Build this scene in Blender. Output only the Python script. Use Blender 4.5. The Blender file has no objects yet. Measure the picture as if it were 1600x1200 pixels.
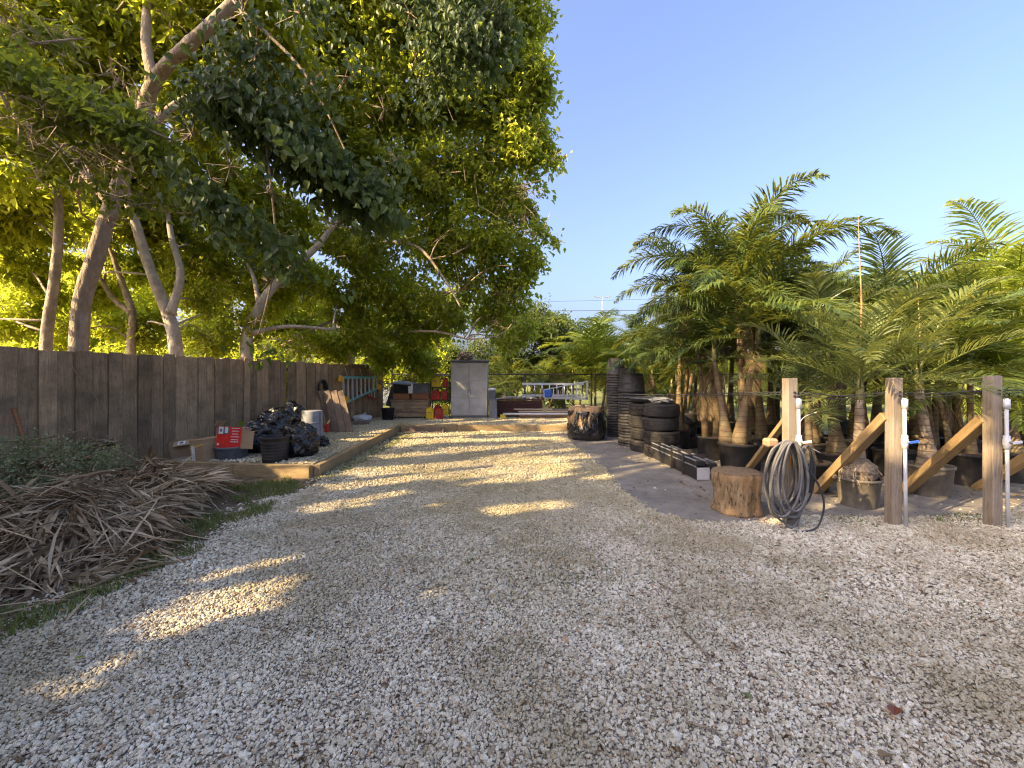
import bpy, math, random
import numpy as np
from mathutils import Vector, Matrix, noise as mnoise
R = math.radians
rng = np.random.default_rng(11)
random.seed(11)
scn = bpy.context.scene
COL = scn.collection

# ------------------------------------------------------------ camera, sky, sun, exposure
FPX, EYE, HOR = 640.0, 1.4, 592.0          # focal length in 1600-wide pixels, eye height, horizon row
cam_d = bpy.data.cameras.new('camera'); cam = bpy.data.objects.new('camera', cam_d); COL.objects.link(cam)
cam.location = (0, 0, EYE); cam.rotation_euler = (R(90), 0, 0)
cam_d.sensor_width = 36; cam_d.lens = 36*FPX/1600; cam_d.shift_y = -8/1600
cam_d.clip_start = .05; cam_d.clip_end = 3000
scn.camera = cam
SUN_EL = 30.0
AZ = np.array([.88, .475]); AZ /= np.linalg.norm(AZ)          # horizontal travel of the light
SD = np.array([AZ[0]*math.cos(R(SUN_EL)), AZ[1]*math.cos(R(SUN_EL)), -math.sin(R(SUN_EL))])
world = bpy.data.worlds.new('World'); scn.world = world; world.use_nodes = True
wn = world.node_tree; wn.nodes.clear()
sky = wn.nodes.new('ShaderNodeTexSky'); sky.sky_type = 'NISHITA'; sky.sun_disc = False
sky.sun_elevation = R(SUN_EL); sky.sun_rotation = math.atan2(-AZ[0], -AZ[1])
sky.air_density = 1.0; sky.dust_density = 7.5; sky.ozone_density = 4.2
bg = wn.nodes.new('ShaderNodeBackground'); bg.inputs[1].default_value = .15
wo = wn.nodes.new('ShaderNodeOutputWorld')
tn = wn.nodes.new('ShaderNodeMix'); tn.data_type = 'RGBA'; tn.blend_type = 'MULTIPLY'; tn.inputs[0].default_value = 1; tn.inputs[7].default_value = (.94, .85, .895, 1)   # camera white balance set for shade
wn.links.new(sky.outputs[0], tn.inputs[6]); wn.links.new(tn.outputs[2], bg.inputs[0]); wn.links.new(bg.outputs[0], wo.inputs[0])
sl = bpy.data.lights.new('sun', 'SUN'); sun = bpy.data.objects.new('sun', sl); COL.objects.link(sun)
sl.energy = 4.2; sl.angle = R(.5); sl.color = (1, .74, .40)
sun.rotation_euler = Vector(SD).to_track_quat('-Z', 'Y').to_euler()
vs = scn.view_settings; vs.view_transform = 'Standard'; vs.look = 'None'; vs.gamma = 1; vs.use_curve_mapping = False
vs.exposure = 1.95
scn.render.engine = 'CYCLES'
cy = scn.cycles; cy.max_bounces = 8; cy.diffuse_bounces = 4; cy.glossy_bounces = 3; cy.transmission_bounces = 6
cy.caustics_reflective = False; cy.caustics_refractive = False; cy.sample_clamp_indirect = 4; cy.use_denoising = True; cy.denoiser = 'OPENIMAGEDENOISE'; cy.denoising_input_passes = 'RGB_ALBEDO_NORMAL'; cy.denoising_prefilter = 'NONE'; cy.pixel_filter_type = 'BLACKMAN_HARRIS'; cy.filter_width = 1.2

# ------------------------------------------------------------ helpers
def G(px, py, z=0.0):
    Y = FPX*(EYE-z)/(py-HOR); return np.array([(px-800)/FPX*Y, Y, z])
def C(px, py, Y):
    return np.array([(px-800)/FPX*Y, Y, EYE-(py-HOR)/FPX*Y])

def link(o, parent=None):
    COL.objects.link(o)
    if parent is not None: o.parent = parent
    return o
def tag(o, label=None, cat=None, group=None, kind=None):
    if label: o['label'] = label
    if cat: o['category'] = cat
    if group: o['group'] = group
    if kind: o['kind'] = kind
    return o
def empty(name, loc, label, cat, group=None, rz=0):
    o = bpy.data.objects.new(name, None); link(o); o.location = tuple(float(v) for v in loc); o.rotation_euler = (0, 0, rz)
    o.empty_display_size = .1
    return tag(o, label, cat, group)

class MB:
    def __init__(s): s.v = []; s.f = []; s.n = 0; s.t = []
    def add(s, V, F, tint=None):
        V = np.asarray(V, float).reshape(-1, 3)
        s.v.append(V); s.f += [tuple(int(i)+s.n for i in f) for f in F]; s.n += len(V)
        s.t.append(np.full(len(V), .5 if tint is None else tint) if np.isscalar(tint) or tint is None else np.asarray(tint)); return s
    def box(s, c, d, rot=None, ch=0.0, tint=None):
        """chamfered box centred on c with size d; rot = 3x3 or (rx,ry,rz)"""
        h = np.array(d)/2.0; ch = min(ch, min(h)*.45)
        if ch <= 0:
            V = np.array([[x, y, z] for x in (-1, 1) for y in (-1, 1) for z in (-1, 1)])*h
            F = [(0, 1, 3, 2), (4, 6, 7, 5), (0, 4, 5, 1), (2, 3, 7, 6), (0, 2, 6, 4), (1, 5, 7, 3)]
        else:
            V = []; idx = {}
            for sx in (-1, 1):
                for sy in (-1, 1):
                    for sz in (-1, 1):
                        for a in range(3):
                            p = np.array([sx, sy, sz])*h
                            q = p - np.array([sx, sy, sz])*ch; q[a] = p[a]
                            idx[(sx, sy, sz, a)] = len(V); V.append(q)
            F = []
            sg = (-1, 1)
            for a in range(3):
                b, c2 = (a+1) % 3, (a+2) % 3
                for sa in sg:
                    def k(sb, sc):
                        t = [0, 0, 0]; t[a] = sa; t[b] = sb; t[c2] = sc; return idx[(t[0], t[1], t[2], a)]
                    q = [k(-1, -1), k(1, -1), k(1, 1), k(-1, 1)]
                    F.append(q if sa > 0 else q[::-1])
                # edges parallel to axis a
                for sb in sg:
                    for sc in sg:
                        def e(sa, ax):
                            t = [0, 0, 0]; t[a] = sa; t[b] = sb; t[c2] = sc; return idx[(t[0], t[1], t[2], ax)]
                        q = [e(-1, b), e(1, b), e(1, c2), e(-1, c2)]
                        F.append(q if sb*sc > 0 else q[::-1])
            for sx in sg:
                for sy in sg:
                    for sz in sg:
                        q = [idx[(sx, sy, sz, a)] for a in range(3)]
                        F.append(q if sx*sy*sz > 0 else q[::-1])
            V = np.array(V)
        if rot is not None:
            M = np.array(rot) if np.shape(rot) == (3, 3) else np.array(Matrix.Rotation(rot[2], 3, 'Z') @ Matrix.Rotation(rot[1], 3, 'Y') @ Matrix.Rotation(rot[0], 3, 'X'))
            V = V @ M.T
        return s.add(V+np.array(c, float), F, tint)
    def tube(s, path, rad, n=8, cap=True, tint=None, wob=0.0):
        P = np.array(path, float); m = len(P); rad = np.full(m, rad) if np.isscalar(rad) else np.array(rad, float)
        T = np.gradient(P, axis=0); T /= np.linalg.norm(T, axis=1)[:, None]+1e-9
        up = np.array([0, 0, 1.]) if abs(T[0][2]) < .9 else np.array([1., 0, 0])
        u = np.cross(T[0], up); u /= np.linalg.norm(u); V = []
        ang = np.linspace(0, 2*math.pi, n, endpoint=False)
        for i in range(m):
            u = u-T[i]*np.dot(u, T[i]); u /= np.linalg.norm(u)+1e-9; w = np.cross(T[i], u)
            rr = rad[i]*(1+(rng.uniform(-wob, wob, n) if wob else 0))
            V.append(P[i]+(np.cos(ang)*rr)[:, None]*u+(np.sin(ang)*rr)[:, None]*w)
        F = [(i*n+j, i*n+(j+1) % n, (i+1)*n+(j+1) % n, (i+1)*n+j) for i in range(m-1) for j in range(n)]
        if cap: F += [tuple(range(n))[::-1], tuple((m-1)*n+j for j in range(n))]
        return s.add(np.concatenate(V), F, tint)
    def lathe(s, prof, n=24, c=(0, 0, 0), tint=None, fn=None, close=False):
        prof = np.array(prof, float); m = len(prof); a = np.linspace(0, 2*math.pi, n, endpoint=False); V = []
        for r, z in prof: V.append(np.stack([np.cos(a)*r, np.sin(a)*r, np.full(n, z)], 1))
        V = np.concatenate(V)
        if fn is not None: V = fn(V)
        F = [(i*n+j, i*n+(j+1) % n, ((i+1) % m)*n+(j+1) % n, ((i+1) % m)*n+j) for i in range(m if close else m-1) for j in range(n)]
        return s.add(V+np.array(c, float), F, tint)
    def build(s, name, mat, parent=None, smooth=False, data_only=False):
        me = bpy.data.meshes.new(name)
        V = np.concatenate(s.v); me.from_pydata(V.tolist(), [], s.f)
        if smooth: me.polygons.foreach_set('use_smooth', np.ones(len(me.polygons), bool))
        t = me.attributes.new('tint', 'FLOAT', 'POINT'); t.data.foreach_set('value', np.concatenate(s.t).astype(np.float32))
        if mat: me.materials.append(mat)
        if data_only: return me
        return link(bpy.data.objects.new(name, me), parent)
def place(me, name, parent=None, loc=(0, 0, 0), rot=(0, 0, 0), sc=1.0):
    o = bpy.data.objects.new(name, me); link(o, parent); o.location = tuple(float(x) for x in loc); o.rotation_euler = rot
    o.scale = (sc, sc, sc) if np.isscalar(sc) else sc
    return o
def copy_tree(o, parent=None):
    c = o.copy(); COL.objects.link(c); c.parent = parent
    for ch in list(o.children): copy_tree(ch, c)
    return c
def tri_mesh(name, V, F, tint, mat, parent=None):
    """fast triangle mesh from arrays"""
    me = bpy.data.meshes.new(name); nv, nf = len(V), len(F)
    me.vertices.add(nv); me.vertices.foreach_set('co', V.astype(np.float32).ravel())
    me.loops.add(nf*3); me.loops.foreach_set('vertex_index', F.astype(np.int32).ravel())
    me.polygons.add(nf); me.polygons.foreach_set('loop_start', np.arange(0, nf*3, 3, dtype=np.int32)); 
    me.polygons.foreach_set('loop_total', np.full(nf, 3, np.int32))
    me.update(calc_edges=True); me.validate()
    t = me.attributes.new('tint', 'FLOAT', 'POINT'); t.data.foreach_set('value', tint.astype(np.float32))
    me.materials.append(mat); me.polygons.foreach_set('use_smooth', np.zeros(len(me.polygons), bool))
    return link(bpy.data.objects.new(name, me), parent)
def sheet(name, pts, z, mat, kind='structure'):
    from mathutils.geometry import tessellate_polygon
    P = [Vector((float(p[0]), float(p[1]), 0)) for p in pts]; tr = tessellate_polygon([P])
    me = bpy.data.meshes.new(name); me.from_pydata([(p.x, p.y, z) for p in P], [], [tuple(t) for t in tr]); me.materials.append(mat)
    for p in me.polygons:
        if p.normal.z < 0: p.flip()
    o = link(bpy.data.objects.new(name, me)); o['kind'] = kind; return o
def unit(A): return A/(np.linalg.norm(A, axis=-1, keepdims=True)+1e-9)
def vnoise(x, y, seed=0):
    xi, yi = np.floor(x).astype(np.int64), np.floor(y).astype(np.int64); fx, fy = x-xi, y-yi
    def h(a, b):
        k = (a*374761393+b*668265263+seed*1442695041) & 0x7fffffff; k = ((k ^ (k >> 13))*1274126177) & 0x7fffffff
        return ((k ^ (k >> 16)) & 0xffff)/65535.
    sx, sy = fx*fx*(3-2*fx), fy*fy*(3-2*fy)
    return (h(xi, yi)*(1-sx)+h(xi+1, yi)*sx)*(1-sy)+(h(xi, yi+1)*(1-sx)+h(xi+1, yi+1)*sx)*sy
def inpoly(P, poly):
    x, y = P[:, 0], P[:, 1]; r = np.zeros(len(P), bool); n = len(poly)
    for i in range(n):
        x1, y1 = poly[i][:2]; x2, y2 = poly[(i+1) % n][:2]
        if y1 == y2: continue
        r ^= ((y1 > y) != (y2 > y)) & (x < (x2-x1)*(y-y1)/(y2-y1)+x1)
    return r

# ------------------------------------------------------------ materials
def nt(name):
    m = bpy.data.materials.new(name); m.use_nodes = True; t = m.node_tree; t.nodes.clear(); return m, t
def nd(t, typ, **k):
    n = t.nodes.new(typ)
    for a, b in k.items(): setattr(n, a, b)
    return n
def setin(n, **k):
    for a, b in k.items(): n.inputs[a].default_value = b
def mixc(t, fac, a, b, mode='MIX'):
    n = nd(t, 'ShaderNodeMix', data_type='RGBA', blend_type=mode)
    for s, v in ((0, fac), (6, a), (7, b)):
        if isinstance(v, (int, float)): n.inputs[s].default_value = v
        elif isinstance(v, (tuple, list)): n.inputs[s].default_value = (*v, 1) if len(v) == 3 else v
        else: t.links.new(v, n.inputs[s])
    return n.outputs[2]
def mth(t, op, a, b=0.0, c=None):
    n = nd(t, 'ShaderNodeMath', operation=op)
    for i, v in enumerate((a, b, c)):
        if v is None: continue
        if isinstance(v, (int, float)): n.inputs[i].default_value = v
        else: t.links.new(v, n.inputs[i])
    return n.outputs[0]
def ramp(t, fac, stops):
    n = nd(t, 'ShaderNodeValToRGB'); t.links.new(fac, n.inputs[0]); e = n.color_ramp.elements
    while len(e) < len(stops): e.new(.5)
    for k, (p, c) in zip(e, stops): k.position = p; k.color = (*c, 1) if len(c) == 3 else c
    return n.outputs[0]
def coords(t, scale=(1, 1, 1), rnd=True, world=False):
    if world: v = nd(t, 'ShaderNodeNewGeometry').outputs['Position']
    else: v = nd(t, 'ShaderNodeTexCoord').outputs['Object']
    if rnd and not world:
        oi = nd(t, 'ShaderNodeObjectInfo'); a = nd(t, 'ShaderNodeVectorMath', operation='ADD'); t.links.new(v, a.inputs[0])
        m = nd(t, 'ShaderNodeVectorMath', operation='SCALE'); m.inputs[0].default_value = (31, 17, 23); t.links.new(oi.outputs['Random'], m.inputs['Scale'])
        t.links.new(m.outputs[0], a.inputs[1]); v = a.outputs[0]
    m = nd(t, 'ShaderNodeMapping'); m.inputs['Scale'].default_value = scale; t.links.new(v, m.inputs[0]); return m.outputs[0]
def noise(t, vec, scale, detail=4, rough=.55, dist=0.0, out=0):
    n = nd(t, 'ShaderNodeTexNoise'); t.links.new(vec, n.inputs['Vector']); setin(n, Scale=scale, Detail=detail, Roughness=rough, Distortion=dist); return n.outputs[out]
def finish(t, col, rough, height=None, bump=.3, dist=.01, spec=.4, metal=0.0, coat=0.0):
    b = nd(t, 'ShaderNodeBsdfPrincipled'); o = nd(t, 'ShaderNodeOutputMaterial'); t.links.new(b.outputs[0], o.inputs[0])
    for s, v in (('Base Color', col), ('Roughness', rough)):
        if isinstance(v, (int, float)): b.inputs[s].default_value = v
        elif isinstance(v, (tuple, list)): b.inputs[s].default_value = (*v, 1)
        else: t.links.new(v, b.inputs[s])
    setin(b, Metallic=metal); b.inputs['Specular IOR Level'].default_value = spec; b.inputs['Coat Weight'].default_value = coat
    if height is not None:
        bp = nd(t, 'ShaderNodeBump'); setin(bp, Strength=bump, Distance=dist); t.links.new(height, bp.inputs['Height']); t.links.new(bp.outputs[0], b.inputs['Normal'])
    return b
def pmat(name, c1, c2, scale=8, stretch=(1, 1, 1), rough=.7, bump=.3, dist=.01, spec=.3, rnd=.25, dirt=None, dirtamt=.5, metal=0.0, detail=5, coat=0.0, world=False):
    """two-tone mottled material with per-object brightness, dirt patches and relief"""
    m, t = nt(name); v = coords(t, stretch, world=world)
    n = noise(t, v, scale, detail, .62, .3); f = ramp(t, n, [(.3, (0, 0, 0)), (.7, (1, 1, 1))])
    c = mixc(t, f, c1, c2)
    if dirt:
        n2 = noise(t, coords(t, (1, 1, 1), world=world), 3.1, 6, .65); f2 = ramp(t, n2, [(.45, (0, 0, 0)), (.68, (dirtamt,)*3)]); c = mixc(t, f2, c, dirt)
    if rnd:
        oi = nd(t, 'ShaderNodeObjectInfo'); k = mth(t, 'MULTIPLY_ADD', oi.outputs['Random'], 2*rnd, 1-rnd)
        cc = nd(t, 'ShaderNodeCombineColor'); [t.links.new(k, cc.inputs[i]) for i in range(3)]
        c = mixc(t, 1.0, c, cc.outputs[0], 'MULTIPLY')
    rr = mth(t, 'MULTIPLY_ADD', n, .25, rough-.12)
    finish(t, c, rr, n, bump, dist, spec, metal, coat); return m
def wood(name, c1, c2, axis='z', knots=True, rnd=.2, rough=.8, stain=None, stainamt=.5, grain=1.0):
    m, t = nt(name); s = {'x': (1.2, 30, 30), 'y': (30, 1.2, 30), 'z': (30, 30, 1.2)}[axis]
    v = coords(t, s); n = noise(t, v, 1.6*grain, 6, .68, .5); n3 = noise(t, v, 7, 3, .7)
    c = mixc(t, ramp(t, n, [(.28, (0, 0, 0)), (.72, (1, 1, 1))]), c1, c2)
    c = mixc(t, ramp(t, n3, [(.56, (0, 0, 0)), (.66, (.9, .9, .9))]), c, tuple(x*.42 for x in c1))
    if stain:
        n2 = noise(t, coords(t), 2.7, 5, .7); c = mixc(t, ramp(t, n2, [(.42, (0, 0, 0)), (.66, (stainamt,)*3)]), c, stain)
    oi = nd(t, 'ShaderNodeObjectInfo'); k = mth(t, 'MULTIPLY_ADD', oi.outputs['Random'], 2*rnd, 1-rnd)
    cc = nd(t, 'ShaderNodeCombineColor'); [t.links.new(k, cc.inputs[i]) for i in range(3)]
    c = mixc(t, 1.0, c, cc.outputs[0], 'MULTIPLY')
    h = mth(t, 'ADD', n, mth(t, 'MULTIPLY', n3, .5)); finish(t, c, rough, h, .5, .006, .25); return m
def leafmat(name, c1, c2, tc, trans=.4, rough=.4, spec=.45):
    """leaf: base colour from the leaf's own tint, light passing through it"""
    m, t = nt(name); a = nd(t, 'ShaderNodeAttribute', attribute_name='tint'); oi = nd(t, 'ShaderNodeObjectInfo')
    f = mth(t, 'ADD', a.outputs['Fac'], mth(t, 'MULTIPLY_ADD', oi.outputs['Random'], .5, -.25))
    c = mixc(t, f, c1, c2)
    b = nd(t, 'ShaderNodeBsdfPrincipled'); t.links.new(c, b.inputs['Base Color']); setin(b, Roughness=rough); b.inputs['Specular IOR Level'].default_value = spec
    tr = nd(t, 'ShaderNodeBsdfTranslucent'); t.links.new(mixc(t, f, tuple(x*.7 for x in tc), tc), tr.inputs[0])
    mx = nd(t, 'ShaderNodeMixShader'); mx.inputs[0].default_value = trans; t.links.new(b.outputs[0], mx.inputs[1]); t.links.new(tr.outputs[0], mx.inputs[2])
    o = nd(t, 'ShaderNodeOutputMaterial'); t.links.new(mx.outputs[0], o.inputs[0]); return m

M = {}
M['leaf'] = leafmat('leaf_green', (.08, .12, .012), (.26, .30, .02), (.74, .80, .06), .60)
M['leaf_mid'] = leafmat('leaf_mid_green', (.07, .11, .018), (.21, .26, .03), (.80, .86, .07), .58)
M['leaf_dark'] = leafmat('leaf_dark', (.034, .062, .018), (.125, .165, .048), (.30, .40, .05), .36, .45, .30)  # shade on the near vines put into a darker leaf colour
M['leaf_over'] = leafmat('leaf_overhang', (.045, .075, .018), (.13, .17, .035), (.52, .60, .05), .48, .42, .4)
M['leaf_shrub'] = leafmat('leaf_shrub', (.13, .16, .07), (.40, .42, .24), (.3, .34, .12), .3, .6, .2)
M['leaf_red'] = leafmat('leaf_red', (.20, .05, .03), (.30, .12, .05), (.4, .1, .03), .3, .5)
M['palm'] = leafmat('palm_leaf', (.028, .062, .022), (.15, .205, .045), (.34, .36, .04), .34, .45, .35)
M['palm_yellow'] = leafmat('palm_leaf_yellow', (.12, .18, .02), (.26, .32, .04), (.50, .55, .05), .42, .4)
M['palm_grey'] = leafmat('palm_leaf_grey', (.038, .07, .032), (.17, .21, .09), (.34, .36, .07), .32, .42, .45)
M['palm_sun_tint'] = leafmat('palm_leaf_sun_tint', (.06, .10, .03), (.23, .26, .08), (.52, .52, .07), .42, .4, .45)  # sunlight on two front palms put into a yellower, lighter colour
M['palm_dry'] = leafmat('palm_leaf_dry', (.19, .125, .065), (.36, .265, .15), (.32, .2, .08), .2, .65, .2)
M['leaf_hedge'] = leafmat('leaf_hedge', (.028, .05, .014), (.085, .125, .025), (.26, .32, .03), .32, .45, .35)
M['debris'] = leafmat('dead_frond', (.12, .072, .036), (.62, .49, .32), (.3, .2, .1), .15, .8, .1)
M['debris_dark'] = leafmat('dead_frond_dark', (.07, .04, .02), (.33, .21, .11), (.2, .1, .05), .1, .75, .2)
M['grass'] = leafmat('grass', (.11, .14, .045), (.27, .30, .11), (.28, .34, .08), .3, .7, .15)
M['rachis'] = pmat('palm_stalk', (.14, .16, .05), (.30, .25, .10), 9, rough=.5, rnd=.2)
M['bark'] = pmat('bark_brown', (.25, .185, .12), (.44, .345, .24), 14, (1, 1, .35), .9, 1.0, .05, dirt=(.35, .33, .27), dirtamt=.5)
M['bark_pale'] = pmat('bark_pale', (.34, .29, .22), (.52, .47, .38), 9, (1, 1, .5), .85, 1.0, .04, dirt=(.16, .13, .09), dirtamt=.7)
M['bark_grey'] = pmat('bark_grey', (.24, .19, .13), (.44, .36, .26), 12, (1, 1, .5), .9, 1.0, .045, dirt=(.10, .09, .06), dirtamt=.6)
M['fence'] = wood('fence_wood', (.25, .16, .085), (.47, .335, .20), 'z', rnd=.30, stain=(.13, .10, .06), stainamt=.7)
M['timber'] = wood('edging_timber', (.27, .19, .10), (.42, .32, .17), 'y', rnd=.12, stain=(.16, .13, .07), stainamt=.5)
M['timber_x'] = wood('edging_timber_x', (.27, .19, .10), (.42, .32, .17), 'x', rnd=.12, stain=(.16, .12, .07), stainamt=.5)
M['post'] = wood('post_wood', (.19, .15, .105), (.35, .285, .21), 'z', rnd=.12, stain=(.34, .31, .26), stainamt=.6)
M['brace'] = wood('brace_wood', (.28, .18, .08), (.48, .34, .16), 'x', rnd=.12, stain=(.17, .12, .07), stainamt=.6)
M['plank'] = wood('old_plank', (.12, .085, .06), (.26, .20, .15), 'z', rnd=.2, stain=(.09, .07, .05), stainamt=.6)
M['chest'] = wood('chest_wood', (.34, .22, .13), (.50, .36, .23), 'x', rnd=.12, stain=(.12, .09, .06), stainamt=.7)
M['lumber'] = wood('lumber', (.48, .36, .24), (.62, .49, .34), 'x', rnd=.2)
M['redwood'] = wood('orange_wood', (.26, .11, .05), (.38, .18, .09), 'x', rnd=.2)
M['blackpot'] = pmat('black_nursery_plastic', (.014, .014, .015), (.036, .035, .034), 22, (1, 1, .3), .62, .2, .005, .35, .35, dirt=(.13, .11, .09), dirtamt=.4)
M['greypot'] = pmat('dusty_pot', (.13, .115, .09), (.24, .21, .17), 12, (1, 1, .5), .7, .15, .004, .3, .2, dirt=(.07, .06, .05), dirtamt=.5)
M['bluepot'] = pmat('blue_grey_tub', (.075, .085, .105), (.15, .165, .19), 40, rough=.6, bump=.1, rnd=.1, dirt=(.24, .24, .23), dirtamt=.45)
M['soil'] = pmat('potting_soil', (.07, .045, .03), (.19, .11, .07), 45, rough=.95, bump=.9, dist=.02)
M['tyre'] = pmat('tyre_rubber', (.016, .015, .015), (.04, .037, .035), 26, rough=.72, bump=.35, dist=.006, rnd=.25, dirt=(.12, .10, .08), dirtamt=.35)
M['cloth'] = None
M['card'] = pmat('cardboard', (.36, .24, .14), (.43, .30, .18), 5, rough=.85, bump=.08, rnd=.08, dirt=(.28, .19, .12), dirtamt=.3)
M['white'] = pmat('white_plastic', (.68, .68, .68), (.78, .78, .77), 12, rough=.4, bump=.03, rnd=.05, dirt=(.45, .42, .36), dirtamt=.4)
M['pvc'] = pmat('white_pvc', (.56, .57, .60), (.68, .69, .70), 8, rough=.35, bump=.03, rnd=.05, dirt=(.5, .46, .38), dirtamt=.5)
M['blue'] = pmat('blue_plastic', (.03, .10, .42), (.05, .15, .55), 12, rough=.4, bump=.05, rnd=.05)
M['red'] = pmat('red_print', (.62, .025, .015), (.72, .04, .03), 14, rough=.5, bump=.03, rnd=.05)
M['redcan'] = pmat('red_can', (.42, .02, .02), (.56, .05, .04), 8, rough=.4, bump=.06, rnd=.15, dirt=(.25, .08, .06), dirtamt=.5)
M['yellow'] = pmat('yellow_can', (.78, .52, .02), (.85, .6, .03), 8, rough=.4, bump=.06, rnd=.08, dirt=(.5, .35, .08), dirtamt=.5)
M['black'] = pmat('black_plastic', (.012, .012, .012), (.03, .03, .03), 10, rough=.35, bump=.1, rnd=.1, dirt=(.09, .08, .07), dirtamt=.35)
M['grey'] = pmat('grey_plastic', (.20, .21, .23), (.27, .28, .30), 7, rough=.55, bump=.05, rnd=.1, dirt=(.14, .13, .12), dirtamt=.4)
M['shed'] = pmat('shed_plastic', (.47, .455, .435), (.54, .525, .50), 5, rough=.5, bump=.05, rnd=.03, dirt=(.29, .27, .24), dirtamt=.5)
M['shed_roof'] = pmat('shed_roof', (.14, .13, .13), (.20, .19, .19), 8, rough=.6, bump=.1, rnd=.05)
M['alu'] = pmat('aluminium', (.55, .56, .58), (.7, .71, .72), 12, rough=.42, bump=.05, rnd=.08, metal=.6, dirt=(.4, .4, .4), dirtamt=.4)
M['teal'] = pmat('teal_fibreglass', (.12, .33, .33), (.17, .42, .41), 8, rough=.5, bump=.05, rnd=.05)
M['orange'] = pmat('orange_cap', (.75, .35, .02), (.85, .45, .04), 8, rough=.5, bump=.05, rnd=.05)
M['darkmetal'] = pmat('dark_metal', (.03, .027, .025), (.08, .06, .05), 12, rough=.6, bump=.2, rnd=.1)
M['hose'] = pmat('grey_hose', (.11, .11, .11), (.20, .195, .19), 9, rough=.5, bump=.05, rnd=.1, dirt=(.12, .1, .09), dirtamt=.5)
M['hose_dark'] = pmat('dark_hose', (.03, .03, .035), (.07, .07, .07), 9, rough=.4, bump=.05, rnd=.1)
M['hose_orange'] = pmat('orange_hose', (.5, .22, .03), (.62, .3, .05), 9, rough=.5, bump=.05)
M['strap'] = pmat('yellow_strap', (.6, .45, .02), (.7, .55, .04), 8, rough=.5, bump=.02)
M['print'] = pmat('grey_print', (.10, .10, .11), (.2, .2, .21), 30, rough=.6, bump=0.0, rnd=0)
M['wicker'] = pmat('dark_wicker', (.04, .017, .014), (.10, .045, .035), 30, rough=.6, bump=.5, dist=.01)
M['wall'] = pmat('pale_wall', (.62, .60, .56), (.74, .72, .68), 2, rough=.9, bump=.05, rnd=0, dirt=(.45, .42, .38), dirtamt=.3)
M['roof'] = pmat('house_roof', (.22, .18, .16), (.34, .28, .25), 5, rough=.9, bump=.3)
M['window'] = pmat('window_glass', (.03, .04, .05), (.06, .08, .1), 1, rough=.1, bump=0, spec=.6)
M['sacking'] = pmat('white_sack', (.5, .5, .53), (.72, .72, .74), 11, rough=.55, bump=.5, dist=.02, rnd=.1, dirt=(.35, .33, .32), dirtamt=.4)
M['frond_spear'] = pmat('unopened_frond', (.26, .15, .06), (.40, .27, .11), 9, rough=.5, rnd=.1)

def bagmat():
    m, t = nt('black_bag_plastic'); v = coords(t); n = noise(t, v, 9, 5, .6, 1.5)
    r = nd(t, 'ShaderNodeTexNoise', noise_type='RIDGED_MULTIFRACTAL'); t.links.new(v, r.inputs['Vector']); setin(r, Scale=6, Detail=3)
    h = mth(t, 'ADD', n, mth(t, 'MULTIPLY', r.outputs[0], .6)); finish(t, (.012, .012, .014), .26, h, .8, .03, .55, coat=.3); return m
M['bag'] = bagmat()
def palmtrunk(name, c1, c2, c3):
    m, t = nt(name); v = coords(t, rnd=False); n = noise(t, v, 12, 5, .6)
    sx = nd(t, 'ShaderNodeSeparateXYZ'); t.links.new(v, sx.inputs[0])
    z = mth(t, 'ADD', mth(t, 'MULTIPLY', sx.outputs[2], 13.0), mth(t, 'MULTIPLY', n, .5)); fr = mth(t, 'FRACT', z)
    ring = ramp(t, fr, [(0, (0, 0, 0)), (.06, (0, 0, 0)), (.13, (1, 1, 1)), (1, (.8, .8, .8))])
    n2 = noise(t, v, 3.5, 4, .6); c = mixc(t, ramp(t, n, [(.3, (0, 0, 0)), (.7, (1, 1, 1))]), c1, c2); c = mixc(t, ramp(t, n2, [(.42, (0, 0, 0)), (.6, (.8, .8, .8))]), c, c3)
    c = mixc(t, 1.0, c, mixc(t, ring, (.5, .42, .35), (1, 1, 1)), 'MULTIPLY')
    finish(t, c, .7, mth(t, 'ADD', ring, n), .5, .008, .3); return m
M['ptrunk'] = palmtrunk('palm_trunk_green', (.14, .11, .055), (.26, .21, .115), (.13, .08, .045))
M['ptrunk_grey'] = palmtrunk('palm_trunk_fibre', (.24, .19, .13), (.44, .37, .28), (.17, .11, .07))
def stumpmat():
    m, t = nt('stump_bark'); v = coords(t, (1, 1, .45)); n = noise(t, v, 14, 6, .65, .8)
    vo = nd(t, 'ShaderNodeTexVoronoi', feature='DISTANCE_TO_EDGE'); t.links.new(noise_mix(t, v), vo.inputs['Vector']); vo.inputs['Scale'].default_value = 22
    c = mixc(t, ramp(t, n, [(.3, (0, 0, 0)), (.7, (1, 1, 1))]), (.20, .13, .07), (.50, .36, .20))
    fi = noise(t, coords(t, (1, 1, .25)), 34, 4, .7); c = mixc(t, ramp(t, fi, [(.52, (0, 0, 0)), (.62, (.9, .9, .9))]), c, (.05, .03, .02))
    n2 = noise(t, coords(t), 3.2, 3, .5); c = mixc(t, ramp(t, n2, [(.48, (0, 0, 0)), (.58, (.8, .8, .8))]), c, (.46, .29, .14))
    finish(t, c, .9, mth(t, 'SUBTRACT', n, fi), .9, .03, .2); return m
def noise_mix(t, v):
    n = noise(t, v, 6, 3, .6, 0, 1); a = nd(t, 'ShaderNodeVectorMath', operation='MULTIPLY_ADD'); t.links.new(n, a.inputs[0]); a.inputs[1].default_value = (.12, .12, .12); t.links.new(v, a.inputs[2]); return a.outputs[0]
M['stump'] = stumpmat()

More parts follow.
